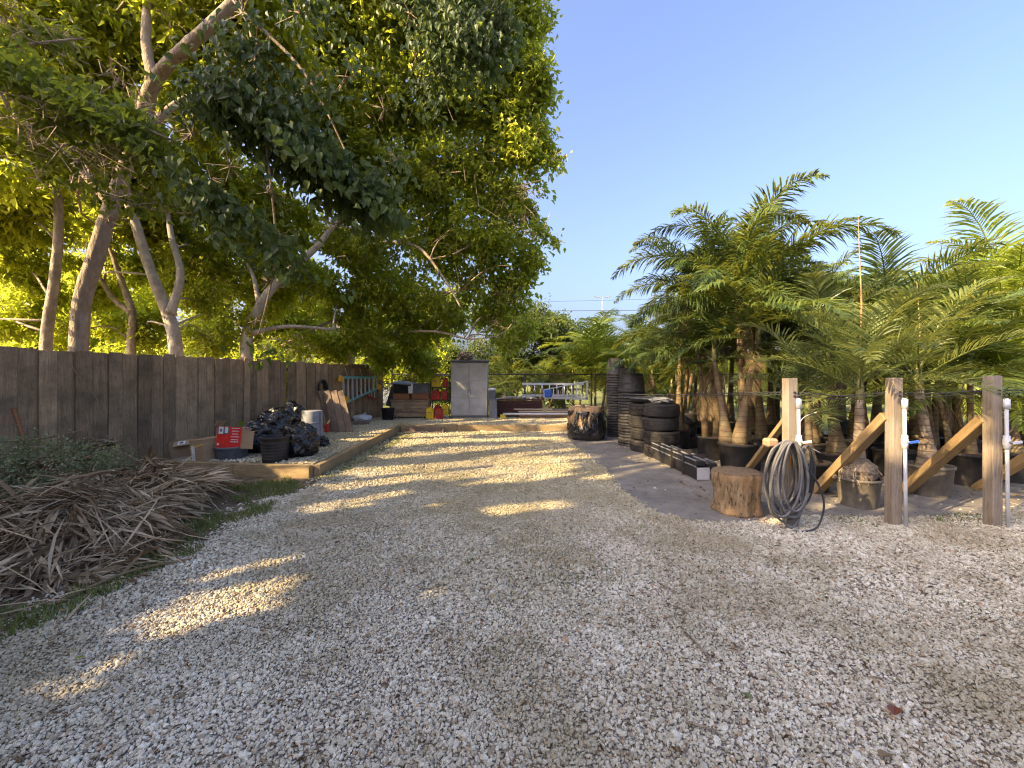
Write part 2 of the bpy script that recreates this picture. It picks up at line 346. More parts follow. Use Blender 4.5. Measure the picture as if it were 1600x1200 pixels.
def gravelmat(name, fine=58.0):
    m, t = nt(name); v = coords(t, world=True)
    vo = nd(t, 'ShaderNodeTexVoronoi', feature='F1'); t.links.new(v, vo.inputs['Vector']); vo.inputs['Scale'].default_value = fine
    ed = nd(t, 'ShaderNodeTexVoronoi', feature='DISTANCE_TO_EDGE'); t.links.new(v, ed.inputs['Vector']); ed.inputs['Scale'].default_value = fine
    sp = nd(t, 'ShaderNodeSeparateColor'); t.links.new(vo.outputs['Color'], sp.inputs[0])
    c = ramp(t, sp.outputs[0], [(0, (.34, .28, .21)), (.35, (.52, .45, .37)), (.75, (.68, .61, .52)), (1, (.82, .76, .68))])
    c = mixc(t, ramp(t, sp.outputs[1], [(.86, (0, 0, 0)), (.9, (.6, .6, .6))]), c, (.42, .28, .18))
    c = mixc(t, ramp(t, ed.outputs[0], [(.0, (1, 1, 1)), (.16, (0, 0, 0))]), c, (.11, .085, .06))
    big = noise(t, v, .9, 6, .68); c = mixc(t, ramp(t, big, [(.44, (0, 0, 0)), (.64, (.75, .75, .75))]), c, (.26, .22, .11))
    b2 = noise(t, v, 3.3, 4, .6); c = mixc(t, ramp(t, b2, [(.5, (0, 0, 0)), (.7, (.45, .45, .45))]), c, (.22, .19, .13))
    h = mth(t, 'SUBTRACT', 1.0, mth(t, 'MULTIPLY', vo.outputs[0], 1.4)); finish(t, c, .9, h, .9, .015, .2); return m
M['gravel'] = gravelmat('gravel_ground')
def stonemat(name, warm=0.0):
    m, t = nt(name); a = nd(t, 'ShaderNodeAttribute', attribute_name='tint', attribute_type='INSTANCER')
    v = coords(t, world=True); n = noise(t, v, 90, 3, .6)
    c = ramp(t, a.outputs['Fac'], [(0, (.19, .145, .09)), (.15, (.40, .345, .25)), (.4, (.60, .555, .42)), (.7, (.73, .685, .54)), (.93, (.82, .79, .66)), (.97, (.48, .33, .20))])
    c = mixc(t, ramp(t, n, [(.4, (0, 0, 0)), (.75, (.5, .5, .5))]), c, (.33, .26, .17))
    big = noise(t, v, .9, 6, .68); c = mixc(t, ramp(t, big, [(.43, (0, 0, 0)), (.60, (.68, .68, .68))]), c, (.31, .26, .15))
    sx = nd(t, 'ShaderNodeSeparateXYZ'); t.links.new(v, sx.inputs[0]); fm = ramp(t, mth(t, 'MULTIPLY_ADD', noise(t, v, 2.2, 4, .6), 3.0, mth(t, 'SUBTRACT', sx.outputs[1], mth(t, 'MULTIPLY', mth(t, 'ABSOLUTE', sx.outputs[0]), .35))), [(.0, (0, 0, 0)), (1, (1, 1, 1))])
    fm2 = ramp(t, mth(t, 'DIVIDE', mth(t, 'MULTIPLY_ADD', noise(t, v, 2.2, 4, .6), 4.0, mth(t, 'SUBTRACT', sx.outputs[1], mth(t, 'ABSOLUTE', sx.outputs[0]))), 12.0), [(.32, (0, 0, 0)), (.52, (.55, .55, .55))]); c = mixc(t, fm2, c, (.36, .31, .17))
    finish(t, c, .88, n, .4, .003, .25); return m
M['stone'] = stonemat('gravel_stone')
def groundmat():
    m, t = nt('dirt_grass_ground'); v = coords(t, world=True); n = noise(t, v, 7, 7, .7); b = noise(t, v, .35, 4, .6)
    c = mixc(t, ramp(t, n, [(.35, (0, 0, 0)), (.65, (1, 1, 1))]), (.085, .062, .04), (.23, .18, .12))
    sx = nd(t, 'ShaderNodeSeparateXYZ'); t.links.new(v, sx.inputs[0])
    far = ramp(t, mth(t, 'DIVIDE', sx.outputs[1], 40), [(.24, (0, 0, 0)), (.34, (1, 1, 1))])
    g = mixc(t, n, (.10, .15, .03), (.22, .25, .06)); c = mixc(t, mth(t, 'MULTIPLY', far, ramp(t, b, [(.3, (.3, .3, .3)), (.6, (1, 1, 1))])), c, g)
    finish(t, c, .95, n, .8, .03, .1); return m
M['ground'] = groundmat()
def clothmat():
    m, t = nt('woven_ground_cover'); v = coords(t, world=True); n = noise(t, v, 2.4, 7, .7); f = noise(t, v, 26, 5, .65)
    c = mixc(t, ramp(t, n, [(.35, (0, 0, 0)), (.68, (1, 1, 1))]), (.15, .138, .12), (.28, .26, .228))
    c = mixc(t, ramp(t, f, [(.55, (0, 0, 0)), (.72, (.7, .7, .7))]), c, (.30, .26, .20))
    w = nd(t, 'ShaderNodeTexWave', wave_type='BANDS', bands_direction='X'); t.links.new(v, w.inputs[0]); setin(w, Scale=.42, Distortion=7, Detail=3)
    h = mth(t, 'ADD', mth(t, 'MULTIPLY', w.outputs[1], .6), mth(t, 'MULTIPLY', f, .25)); finish(t, c, .8, h, .55, .05, .3); return m
M['cloth'] = clothmat()

# ------------------------------------------------------------ sunny spots opened in the canopy by leaving out leaves
def seg(a, b, w, z=0.0):
    A, B = G(*a, z)[:2], G(*b, z)[:2]; Ym = (A[1]+B[1])/2
    return (A, B, max(w/FPX*Ym*Ym/(EYE)*.52+.02, .035))         # vertical thickness in the photograph turned into ground width
STREAKS = [seg(*s) for s in [
    ((300, 912), (475, 872), 9), ((290, 938), (480, 906), 12), ((210, 978), (300, 950), 14), ((250, 962), (440, 922), 13), ((205, 992), (240, 982), 8), ((255, 996), (350, 966), 10),
    ((380, 958), (465, 938), 6), ((40, 1084), (150, 1050), 7), ((85, 1098), (150, 1078), 4), ((180, 1042), (232, 1020), 8),
    ((480, 800), (700, 786), 8), ((440, 826), (560, 802), 8), ((765, 801), (890, 788), 11), ((665, 936), (702, 921), 5), ((1248, 1058), (1258, 1062), 1),
    ((560, 738), (900, 714), 9), ((520, 764), (700, 742), 9), ((590, 716), (760, 702), 6), ((700, 746), (880, 724), 10), ((640, 692), (880, 685), 4),
    ((800, 724), (930, 712), 7), ((480, 796), (640, 770), 7), ((700, 702), (860, 696), 4), ((560, 700), (700, 690), 4), ((1290, 800), (1400, 790), 8), ((1480, 796), (1600, 776), 10),
    ((1120, 700), (1200, 690), 6), ((1000, 720), (1080, 712), 5), ((960, 735), (1040, 722), 5)]]
def seg3(a, b, w):
    A, B = np.array(a, float), np.array(b, float); return (A[:2]+SD[:2]*(A[2]/-SD[2]), B[:2]+SD[:2]*(B[2]/-SD[2]), w)
for a_, b_, w_ in [((1090, 770, 3.86), (1185, 790, 3.86), .07), ((1130, 790, 3.86), (1180, 760, 3.86), .06), ((1385, 600, 3.88), (1402, 612, 3.88), .03), ((1240, 800, 3.88), (1225, 720, 3.88), .03), ((1345, 690, 4.4), (1290, 760, 4.7), .05), ((1500, 700, 4.5), (1430, 755, 4.9), .05), ((1455, 765, 4.7), (1475, 750, 4.7), .06), ((1335, 650, 4.5), (1345, 700, 4.5), .05), ((1440, 660, 4.9), (1450, 700, 4.9), .06),
                   ((895, 690, 8.7), (910, 640, 8.7), .07), ((920, 640, 8.7), (945, 640, 8.7), .07), ((962, 600, 9.4), (966, 680, 9.4), .05), ((982, 690, 8.4), (980, 640, 8.4), .04), ((1025, 690, 6.8), (1040, 700, 6.8), .05), ((705, 590, 12.8), (730, 615, 12.8), .08), ((712, 568, 12.8), (735, 580, 12.8), .06), ((745, 610, 12.8), (760, 640, 12.8), .06), ((1125, 710, 5.6), (1135, 735, 5.6), .05), ((1100, 690, 6.9), (1112, 715, 6.9), .05)]:
    STREAKS.append(seg3(C(*a_), C(*b_), w_))
def lit(P, margin=.03):
    """True where a leaf at P would shade one of the sunny spots on the ground"""
    d = P[:, 2]/-SD[2]; H = P[:, :2]+SD[None, :2]*d[:, None]; r = np.zeros(len(P), bool)
    for A, B, w in STREAKS:
        ab = B-A; tt = np.clip(((H-A)@ab)/(ab@ab), 0, 1); r |= np.linalg.norm(H-(A+tt[:, None]*ab), axis=1) < w+margin
    u = H@AZ; v = H@np.array([-AZ[1], AZ[0]])
    n = vnoise(u*.9+5, v*2.6, 3)*.65+vnoise(u*2.6, v*8.5, 9)*.35
    mid = (H[:, 1] > 5.2) & (H[:, 1] < 13) & (H[:, 0] > -3.4) & (H[:, 0] < 2.5)
    r |= mid & (n > .555)
    nur = (H[:, 0] >= 2.5) & (H[:, 1] > 4.3) & (H[:, 1] < 16)
    r |= nur & (n > .50)
    return r

# ------------------------------------------------------------ leaves and trees
def leaf_geo(P, D, N, L, W, fold=.25, shape='diamond', tint=None):
    """triangles for many leaves: P base, D tip direction, N upper side, L length, W width"""
    n = len(P); D = unit(D); S = unit(np.cross(D, N)); U = np.cross(S, D); L = np.broadcast_to(L, n)[:, None]; W = np.broadcast_to(W, n)[:, None]
    if tint is None: tint = rng.uniform(0, 1, n)
    if shape == 'diamond':
        V = np.stack([P, P+D*L*.42+S*W*.5+U*W*fold, P+D*L-U*L*.12, P+D*L*.42-S*W*.5+U*W*fold], 1); f = np.array([[0, 1, 2], [0, 2, 3]])
    elif shape == 'strip':
        V = np.stack([P, P+D*L*.35+S*W*.5, P+D*L*.35-S*W*.5, P+D*L*.7+S*W*.4-U*L*.06, P+D*L*.7-S*W*.4-U*L*.06, P+D*L-U*L*.2], 1)
        f = np.array([[0, 1, 2], [1, 3, 2], [2, 3, 4], [3, 5, 4]])
    else:  # heart
        V = np.stack([P, P+D*L*.12+S*W*.42+U*W*fold, P+D*L*.45+S*W*.5+U*W*fold*.8, P+D*L-U*L*.18, P+D*L*.45-S*W*.5+U*W*fold*.8, P+D*L*.12-S*W*.42+U*W*fold, P+D*L*.5-U*L*.02], 1)
        f = np.array([[0, 1, 6], [1, 2, 6], [2, 3, 6], [3, 4, 6], [4, 5, 6], [5, 0, 6]])
    k = V.shape[1]; F = (f[None]+(np.arange(n)*k)[:, None, None]).reshape(-1, 3)
    return V.reshape(-1, 3), F, np.repeat(tint, k)
class Leaves:
    def __init__(s): s.v = []; s.f = []; s.t = []; s.n = 0
    def add(s, V, F, T): s.v.append(V); s.f.append(F+s.n); s.t.append(T); s.n += len(V)
    def build(s, name, mat, parent=None):
        return tri_mesh(name, np.concatenate(s.v), np.concatenate(s.f), np.concatenate(s.t), mat, parent)
def clump_points(c, r, nsub, per, sig):
    """leaf bases gathered round twig ends inside an ellipsoid"""
    c = np.array(c); r = np.array([r, r, r*.8]) if np.isscalar(r) else np.array(r)
    d = unit(rng.normal(size=(nsub, 3))); rad = rng.uniform(.25, 1, nsub)**.6
    sub = c+d*rad[:, None]*r; P = np.repeat(sub, per, 0)+rng.normal(size=(nsub*per, 3))*sig
    return sub, P, np.repeat(d, per, 0), np.repeat(rng.normal(0, .22, nsub), per)
def limb(mb, a, b, r0, r1, n=7, sag=.12, seg_=7):
    a, b = np.array(a), np.array(b); L = np.linalg.norm(b-a); t = np.linspace(0, 1, seg_)
    off = rng.normal(size=3)*L*.16; P = a+(b-a)*t[:, None]+np.outer(np.sin(t*math.pi), off)+np.outer(np.sin(t*math.pi), [0, 0, sag*L])
    mb.tube(P, r0+(r1-r0)*t, n); return P
def smooth_path(pts, k=5):
    pts = np.array(pts, float); out = []
    for i in range(len(pts)-1):
        p0, p1, p2, p3 = pts[max(i-1, 0)], pts[i], pts[i+1], pts[min(i+2, len(pts)-1)]
        for t in np.linspace(0, 1, k, endpoint=False):
            out.append(.5*((2*p1)+(-p0+p2)*t+(2*p0-5*p1+4*p2-p3)*t*t+(-p0+3*p1-3*p2+p3)*t**3))
    out.append(pts[-1]); return np.array(out)
def tree(name, label, trunks, clumps, bark, leaf, leaf_len=.09, per=42, dens=1.0, group=None, cat='tree', shape='diamond', reject=True, droop=.5, sig=.10, limbs=True, base=None, tshift=0.0, keep=None):
    """trunks: list of (points, r0, r1); clumps: (centre, radius[, weight])"""
    loc = np.array(base if base is not None else trunks[0][0][0], float)
    t = empty(name, loc, label, cat, group)
    tk = MB(); paths = []
    for pts, r0, r1 in trunks:
        p = smooth_path(pts, 6); rr = np.linspace(0, 1, len(p)); rad = r0+(r1-r0)*rr; rad[0] *= 1.35; rad[1] *= 1.15
        tk.tube(p-loc, rad, 14, wob=.05); paths.append(p)
    allp = np.concatenate(paths) if paths else np.array([loc])
    br = MB(); lv = Leaves()
    for cl in clumps:
        c, r = np.array(cl[0], float), cl[1]; w = cl[2] if len(cl) > 2 else 1.0
        rm = r if np.isscalar(r) else float(np.mean(r))
        nsub = max(4, int(26*dens*w*(rm/.6)**2)); sub, P, d, ct = clump_points(c, r, nsub, per, sig)
        if limbs and len(allp) > 1:
            dist = np.linalg.norm(allp-c, axis=1)+np.maximum(allp[:, 2]-c[2], 0)*1.5; a = allp[np.argmin(dist)]
            if np.linalg.norm(a-c) > .3: limb(br, a-loc, c-loc, min(.026, .012+.008*np.linalg.norm(a-c)), .006, 6)
        for sp in sub[:30]:
            o_ = c+rng.normal(size=3)*rm*.45; br.tube([o_-loc, (o_+sp)/2-loc+rng.normal(size=3)*.06, sp-loc], [.006, .004, .002], 3, cap=False)
        n = len(P); D = unit(rng.normal(size=(n, 3))*.8+d*.5+np.array([0, 0, -droop])); N = unit(rng.normal(size=(n, 3))*.6+np.array([0, 0, .9]))
        L = leaf_len*rng.uniform(.65, 1.25, n); tt = np.clip(rng.normal(.45+tshift, .22, n)+ct, 0, 1)
        k = np.ones(n, bool)
        if reject: k &= ~lit(P+D*L[:, None]*.5, .01+leaf_len*.20)
        if keep is not None: k &= keep(P)
        if k.sum() == 0: continue
        lv.add(*leaf_geo(P[k]-loc, D[k], N[k], L[k], L[k]*.55, shape=shape, tint=tt[k]))
    if trunks: tk.build('trunk', bark, t, True)
    if br.n: tag(br.build('branches', bark, t, True), kind='stuff')
    if lv.n:
        o = lv.build('crown', leaf, t)
    return t

# ------------------------------------------------------------ ground
ground_pts = [(-400, -200), (400, -200), (400, 900), (-400, 900)]
sheet('ground', ground_pts, 0.0, M['ground'])
def jag(a, b, n, amp):
    a, b = np.array(a), np.array(b); t = np.linspace(0, 1, n, endpoint=False); d = unit(b-a); nn = np.array([-d[1], d[0]])
    return [tuple(a+(b-a)*x+nn*rng.normal(0, amp)) for x in t]
cloth_edge = [(1.15, 9.9), (1.29, 9.14), (1.36, 7.6), (1.42, 6.27), (1.38, 5.5), (1.41, 4.9), (1.45, 4.5), (1.55, 4.22), (1.76, 4.02), (2.05, 3.95), (2.5, 4.02), (3.0, 4.16), (3.6, 4.12), (4.3, 4.1), (4.9, 4.25), (5.6, 4.5), (7, 4.7), (9.5, 4.9)]
cloth_poly = cloth_edge+[(16, 5.2), (16, 10.5), (2.0, 11.5)]
drive = jag((-2.65, -6), (-2.62, 5.7), 60, .05)+[(-2.6, 5.75), (-2.85, 11.0), (1.9, 11.2), (1.9, 10.9), (3, 8), (3.2, 5), (16, 6.0), (16, -6)]
sheet('gravel_drive', drive, .004, M['gravel'])
sheet('ground_cover_cloth', cloth_poly, .009, M['cloth'])

TZ = .17
terrace_poly = [(-5.3, 6.15), (-2.80, 5.86), (-2.98, 10.95), (1.75, 10.95), (1.75, 13.9), (-4.15, 13.9)]
tb = MB(); tp = [(x, y, TZ-.015) for x, y in terrace_poly]; n_ = len(tp)
tb.add([(x, y, 0) for x, y, z in tp]+tp, [tuple(range(n_, 2*n_))]+[(i, (i+1) % n_, n_+(i+1) % n_, n_+i) for i in range(n_)])
o = tb.build('gravel_terrace', M['gravel']); o['kind'] = 'structure'

# ------------------------------------------------------------ loose stones (real stones, spread with geometry nodes)
def stone_field(name, pts, size, mat, label):
    n = len(pts); me = bpy.data.meshes.new(name); me.vertices.add(n); me.vertices.foreach_set('co', pts.astype(np.float32).ravel())
    def att(nm, typ, arr, key='value'): a = me.attributes.new(nm, typ, 'POINT'); a.data.foreach_set(key, arr.astype(np.float32).ravel())
    att('rot', 'FLOAT_VECTOR', np.stack([rng.uniform(-.6, .6, n), rng.uniform(-.6, .6, n), rng.uniform(0, 6.28, n)], 1), 'vector')
    att('scl', 'FLOAT_VECTOR', size[:, None]*np.stack([rng.uniform(.8, 1.35, n), rng.uniform(.7, 1.1, n), rng.uniform(.55, .95, n)], 1), 'vector')
    att('tint', 'FLOAT', np.clip(rng.normal(.52, .24, n), 0, 1))
    o = link(bpy.data.objects.new(name, me)); tag(o, label, 'gravel', kind='stuff')
    g = bpy.data.node_groups.new(name, 'GeometryNodeTree')
    g.interface.new_socket('Geometry', in_out='INPUT', socket_type='NodeSocketGeometry'); g.interface.new_socket('Geometry', in_out='OUTPUT', socket_type='NodeSocketGeometry')
    gi, go = g.nodes.new('NodeGroupInput'), g.nodes.new('NodeGroupOutput'); jn = g.nodes.new('GeometryNodeJoinGeometry')
    for s in range(6):
        ico = g.nodes.new('GeometryNodeMeshIcoSphere'); ico.inputs['Radius'].default_value = .5; ico.inputs['Subdivisions'].default_value = 2
        pos = g.nodes.new('GeometryNodeInputPosition'); nz = g.nodes.new('ShaderNodeTexNoise'); nz.noise_dimensions = '4D'
        nz.inputs['Scale'].default_value = 1.7; nz.inputs['Detail'].default_value = 1; nz.inputs['W'].default_value = s*3.7+1
        g.links.new(pos.outputs[0], nz.inputs['Vector'])
        sb = g.nodes.new('ShaderNodeVectorMath'); sb.operation = 'SUBTRACT'; g.links.new(nz.outputs['Color'], sb.inputs[0]); sb.inputs[1].default_value = (.5, .5, .5)
        sc = g.nodes.new('ShaderNodeVectorMath'); sc.operation = 'SCALE'; g.links.new(sb.outputs[0], sc.inputs[0]); sc.inputs['Scale'].default_value = 1.1
        sp = g.nodes.new('GeometryNodeSetPosition'); g.links.new(ico.outputs[0], sp.inputs['Geometry']); g.links.new(sc.outputs[0], sp.inputs['Offset'])
        sm = g.nodes.new('GeometryNodeSetMaterial'); sm.inputs['Material'].default_value = mat; g.links.new(sp.outputs[0], sm.inputs[0])
        gti = g.nodes.new('GeometryNodeGeometryToInstance'); g.links.new(sm.outputs[0], gti.inputs[0]); g.links.new(gti.outputs[0], jn.inputs[0])
    iop = g.nodes.new('GeometryNodeInstanceOnPoints'); g.links.new(gi.outputs[0], iop.inputs['Points']); g.links.new(jn.outputs[0], iop.inputs['Instance'])
    iop.inputs['Pick Instance'].default_value = True
    rv = g.nodes.new('FunctionNodeRandomValue'); rv.data_type = 'INT'; rv.inputs[4].default_value = 0; rv.inputs[5].default_value = 5; g.links.new(rv.outputs[2], iop.inputs['Instance Index'])
    for nm, sock in (('rot', 'Rotation'), ('scl', 'Scale')):
        na = g.nodes.new('GeometryNodeInputNamedAttribute'); na.data_type = 'FLOAT_VECTOR'; na.inputs[0].default_value = nm
        g.links.new(na.outputs[0], iop.inputs[sock])
    g.links.new(iop.outputs[0], go.inputs[0])
    md = o.modifiers.new('stones', 'NODES'); md.node_group = g
    return o
def jgrid(x0, x1, y0, y1, c):
    X, Y = np.meshgrid(np.arange(x0, x1, c), np.arange(y0, y1, c)); P = np.stack([X.ravel(), Y.ravel()], 1); return P+rng.uniform(-c*.6, c*.6, P.shape)
def inview(P, m=.3): return np.abs(P[:, 0]) < 1.27*P[:, 1]+m
drv = np.array(drive)
pl = []; ps = []
for (y0, y1, c, s) in ((1.0, 2.6, .0103, .0118), (2.6, 5.0, .0135, .0146), (5.0, 7.5, .021, .020), (7.5, 11, .032, .025)):
    P = jgrid(-4 if y0 < 5 else -3, 10, y0, y1, c); P = P[inview(P)]
    edge = -2.65+vnoise(P[:, 0]*3, P[:, 1]*3, 5)*.35-.2+rng.exponential(.10, len(P))*-1
    k = (P[:, 0] > edge) & inpoly(P+rng.normal(0, .02, P.shape), [(-4, -1)]+[(-4, 5.7), (-2.75, 5.8), (-2.95, 10.95), (1.9, 11), (2.5, 11), (3, 8), (3.3, 5), (12, 6), (12, -1)])
    k &= ~inpoly(P+rng.normal(0, .035, P.shape), cloth_poly) | (rng.random(len(P)) < .003)
    cover = vnoise(P[:, 0]*2.2, P[:, 1]*2.2, 2)*.5+vnoise(P[:, 0]*7, P[:, 1]*7, 8)*.5; k &= (rng.random(len(P)) < .50+cover*.72)
    P = P[k]; pl.append(np.column_stack([P, .006+rng.uniform(0, .010, len(P))])); ps.append(s*np.exp(rng.normal(-.03, .34, len(P))))
stone_field('gravel', np.concatenate(pl), np.concatenate(ps), M['stone'], 'loose pale crushed limestone gravel covering the drive')
P = jgrid(-5, 1.8, 5.9, 13.8, .03); P = P[inpoly(P, [(-5.1, 6.2), (-2.88, 5.95), (-3.06, 11.03), (1.7, 11.03), (1.7, 13.8), (-4.2, 13.8)])]
stone_field('terrace_gravel', np.column_stack([P, TZ-.01+rng.uniform(0, .012, len(P))]), .028*np.exp(rng.normal(0, .25, len(P))), M['stone'], 'pale gravel filling the raised timber edged terrace')
#__PART2__
# ------------------------------------------------------------ wooden fence
FA = np.array([-6.59, 5.27]); FB = np.array([-4.30, 13.05]); FD = unit(FB-FA); FN = np.array([FD[1], -FD[0]]); fang = math.atan2(FD[1], FD[0])
fence = empty('board_fence', (*FA, 0), 'long dark brown vertical board fence along the left side', 'fence', rz=fang)
bm_ = []
for i in range(7):
    w = .143; bm_.append((MB().box((0, 0, .915), (w+(i % 3)*.004, .018, 1.83), ch=.004).build('board', M['fence'], data_only=True), w))
s_ = -1.6; k_ = 0; FL = float(np.linalg.norm(FB-FA))
while s_ < FL:
    wide = .190 if s_ < 2.4 else .150
    o = place(bm_[k_ % 7][0], 'board', fence, (s_+wide/2, rng.normal(0, .004), rng.normal(0, .016)-.02), (rng.normal(0, .008), rng.normal(0, .006), rng.normal(0, .03)), (wide/.146, 1, 1))
    s_ += wide-.146*0+0.0055; k_ += 1
bk_ = MB().box((0, 0, .91), (.055, .010, 1.80), ch=.002).build('backing_strip', M['fence'], data_only=True)
s_ = -1.6
while s_ < FL: place(bk_, 'backing_strip', fence, (s_, .0155, -.02)); s_ += (.1955 if s_ < 2.4 else .1555)
for z in (.35, 1.0, 1.62): MB().box(((FL-1.6)/2, .038, z), (FL+1.6, .038, .085), ch=.004).build('rail', M['fence'], fence)
for s in np.arange(-1.2, FL, 2.35): MB().box((s, .105, .9), (.09, .09, 1.8), ch=.006).build('fence_post', M['fence'], fence)
MB().box((FL-.55, -.035, 1.77), (1.35, .035, .13), ch=.005).build('top_board', M['plank'], fence)
MB().box((FL+.10, -.03, .93), (.15, .15, 1.86), ch=.008).build('end_post', M['fence'], fence)
def fence_at(s, off, z=0.0):            # off = distance in front of the fence (towards the drive)
    p = FA+FD*s+FN*off; return np.array([p[0], p[1], z])

# ------------------------------------------------------------ chain link fence at the back
ch = empty('chain_link_fence', (-4.1, 13.95, 0), 'low dark chain link fence along the back of the terrace', 'fence')
W_, H_ = 13.6, 1.56
MB().tube([(0, 0, H_), (W_/2, 0, H_-.01), (W_, 0, H_)], .022, 8).build('top_rail', M['darkmetal'], ch, True)
for x in np.arange(0, W_+.1, 2.27): MB().tube([(x, .03, 0), (x, .03, H_+.05)], .03, 8).build('fence_pipe_post', M['darkmetal'], ch, True)
mb = MB(); stp = .075
for k in range(int((W_+H_)/stp)):
    x = -H_+k*stp
    for s in (1, -1):
        x0, x1 = (x, x+H_) if s > 0 else (x+H_, x); z0, z1 = 0.03, H_-.02
        pts = []
        for xx, zz in ((x0, z0), (x1, z1)): pts.append([xx, zz])
        (ax, az), (bx, bz) = pts
        lo, hi = (0, W_)
        ts = sorted([(lo-ax)/(bx-ax), (hi-ax)/(bx-ax)]); t0, t1 = max(0, ts[0]), min(1, ts[1])
        if t1 <= t0: continue
        mb.tube([(ax+(bx-ax)*t0, -.012*s, az+(bz-az)*t0), (ax+(bx-ax)*t1, -.012*s, az+(bz-az)*t1)], .0022, 3, cap=False)
tag(mb.build('wire_mesh', M['darkmetal'], ch), kind='stuff')

# ------------------------------------------------------------ terrace edging
ed = empty('timber_edging', (-2.8, 5.84, 0), 'low edging of square timbers round the raised gravel terrace', 'edging')
def beam(a, b, mat, z=TZ/2, w=.09, h=TZ+.012):
    a, b = np.array(a), np.array(b); d = b-a; L = np.linalg.norm(d); c = (a+b)/2-np.array([-2.8, 5.84])
    o = MB().box((0, 0, 0), (L-.006, w, h), ch=.007).build('timber', M['timber_x'], ed); o.location = (c[0], c[1], z); o.rotation_euler = (0, 0, math.atan2(d[1], d[0]))
A0, A1 = np.array([-2.78, 5.84]), np.array([-3.02, 10.86])
cuts = [0, .33, .56, .78, 1]
for i in range(4): beam(A0+(A1-A0)*cuts[i], A0+(A1-A0)*cuts[i+1], 'timber')
B0, B1 = np.array([-2.84, 5.80]), np.array([-5.2, 6.12]); beam(B0, B0+(B1-B0)*.5, 'timber'); beam(B0+(B1-B0)*.5, B1, 'timber')
for x0, x1 in ((-2.96, -1.45), (-1.45, .35), (.35, 1.78)): beam((x0, 10.9), (x1, 10.9), 'timber')
beam((1.80, 10.9), (1.80, 13.8), 'timber')
st = empty('wooden_step', (-2.3, 10.62, 0), 'worn low wooden box step at the inner corner of the terrace', 'step')
MB().box((0, .17, .07), (1.0, .03, .14), ch=.004).build('back_board', M['plank'], st)
MB().box((-.25, -.12, .022), (.45, .16, .03), ch=.004).build('plank', M['chest'], st)
MB().box((.28, -.10, .020), (.4, .12, .028), (0, 0, .15), ch=.004).build('plank', M['plank'], st)
MB().box((.53, .02, .05), (.03, .30, .09), ch=.004).build('side_board', M['plank'], st)

# ------------------------------------------------------------ storage cabinet and what stands along the back
c0 = C(733, 653, 12.9)
sh = empty('storage_cabinet', (c0[0], 12.9, TZ), 'tall pale grey plastic garden storage cabinet with two doors', 'cabinet')
SW, SH_, SDp = 1.14, 1.80, .62
mb = MB(); mb.box((0, SDp/2+.03, SH_/2-.02), (SW, SDp-.05, SH_-.06), ch=.01); mb.build('body', M['shed'], sh)
MB().box((0, SDp/2, .03), (SW+.02, SDp+.02, .06), ch=.01).build('base', M['shed_roof'], sh)
MB().add([(-SW/2-.03, -.04, SH_-.03), (SW/2+.03, -.04, SH_-.03), (SW/2+.03, SDp+.03, SH_-.03), (-SW/2-.03, SDp+.03, SH_-.03), (-SW/2-.03, -.04, SH_+.015), (SW/2+.03, -.04, SH_+.015), (SW/2+.03, SDp+.03, SH_+.06), (-SW/2-.03, SDp+.03, SH_+.06)],
         [(0, 1, 2, 3), (4, 7, 6, 5), (0, 4, 5, 1), (1, 5, 6, 2), (2, 6, 7, 3), (3, 7, 4, 0)]).build('lid', M['shed_roof'], sh)
for s in (-1, 1):
    d = MB(); n = 3
    for i in range(n): d.box((s*SW/4, 0, .075+(i+.5)*(SH_-.13)/n), (SW/2-.012, .04, (SH_-.13)/n-.006), ch=.005)
    dr = d.build('door', M['shed'], sh)
    MB().box((s*.035, -.032, .82), (.018, .03, .17), ch=.004).build('handle', M['shed_roof'], dr)
MB().box((.0, -.03, .76), (.05, .02, .03), ch=.004).build('latch', M['white'], sh)
def crumple(r, sc, seed, amp=.35, freq=2.2, sub=4, flat=True, fine=0.0):
    import bmesh
    bm = bmesh.new(); bmesh.ops.create_icosphere(bm, subdivisions=sub, radius=1); V = np.array([v.co[:] for v in bm.verts]); F = [tuple(v.index for v in f.verts) for f in bm.faces]; bm.free()
    o = np.array([seed*3.1, seed*1.7, seed*.9]); out = []
    for v in V:
        p = Vector(v*freq+o); h = mnoise.noise(p)*.6+abs(mnoise.noise(p*2.3))*-.5+abs(mnoise.noise(p*5.5))*-.22
        h += fine*abs(mnoise.noise(Vector((v[0]*9, v[1]*9, v[2]*3.5))+Vector(o)))*-.5 if fine else 0.0; q = v*(1+amp*h); out.append(q)
    out = np.array(out)*np.array(sc)*r
    if flat:
        zmin = out[:, 2].min(); fl = zmin*.72; out[:, 2] = np.maximum(out[:, 2], fl)-fl
    return out, F
def lump(name, mat, loc, r, sc, seed, label, cat, group=None, amp=.35, freq=2.2, parent=None, smooth=False, rz=0):
    V, F = crumple(r, sc, seed, amp, freq, 5 if mat == M['bag'] else 4, fine=.45 if mat == M['bag'] else 0.0); o = MB().add(V, F).build(name, mat, parent, smooth); o.location = tuple(float(x) for x in loc); o.rotation_euler = (0, 0, rz)
    if cat: tag(o, label, cat, group)
    return o
lump('debris_bundle', M['bark'], (c0[0]-.14, 13.2, TZ+SH_+.03), .3, (1.0, .6, .55), 4, 'small heap of dry brown brush lying on top of the storage cabinet', 'brush', amp=.8, freq=3)

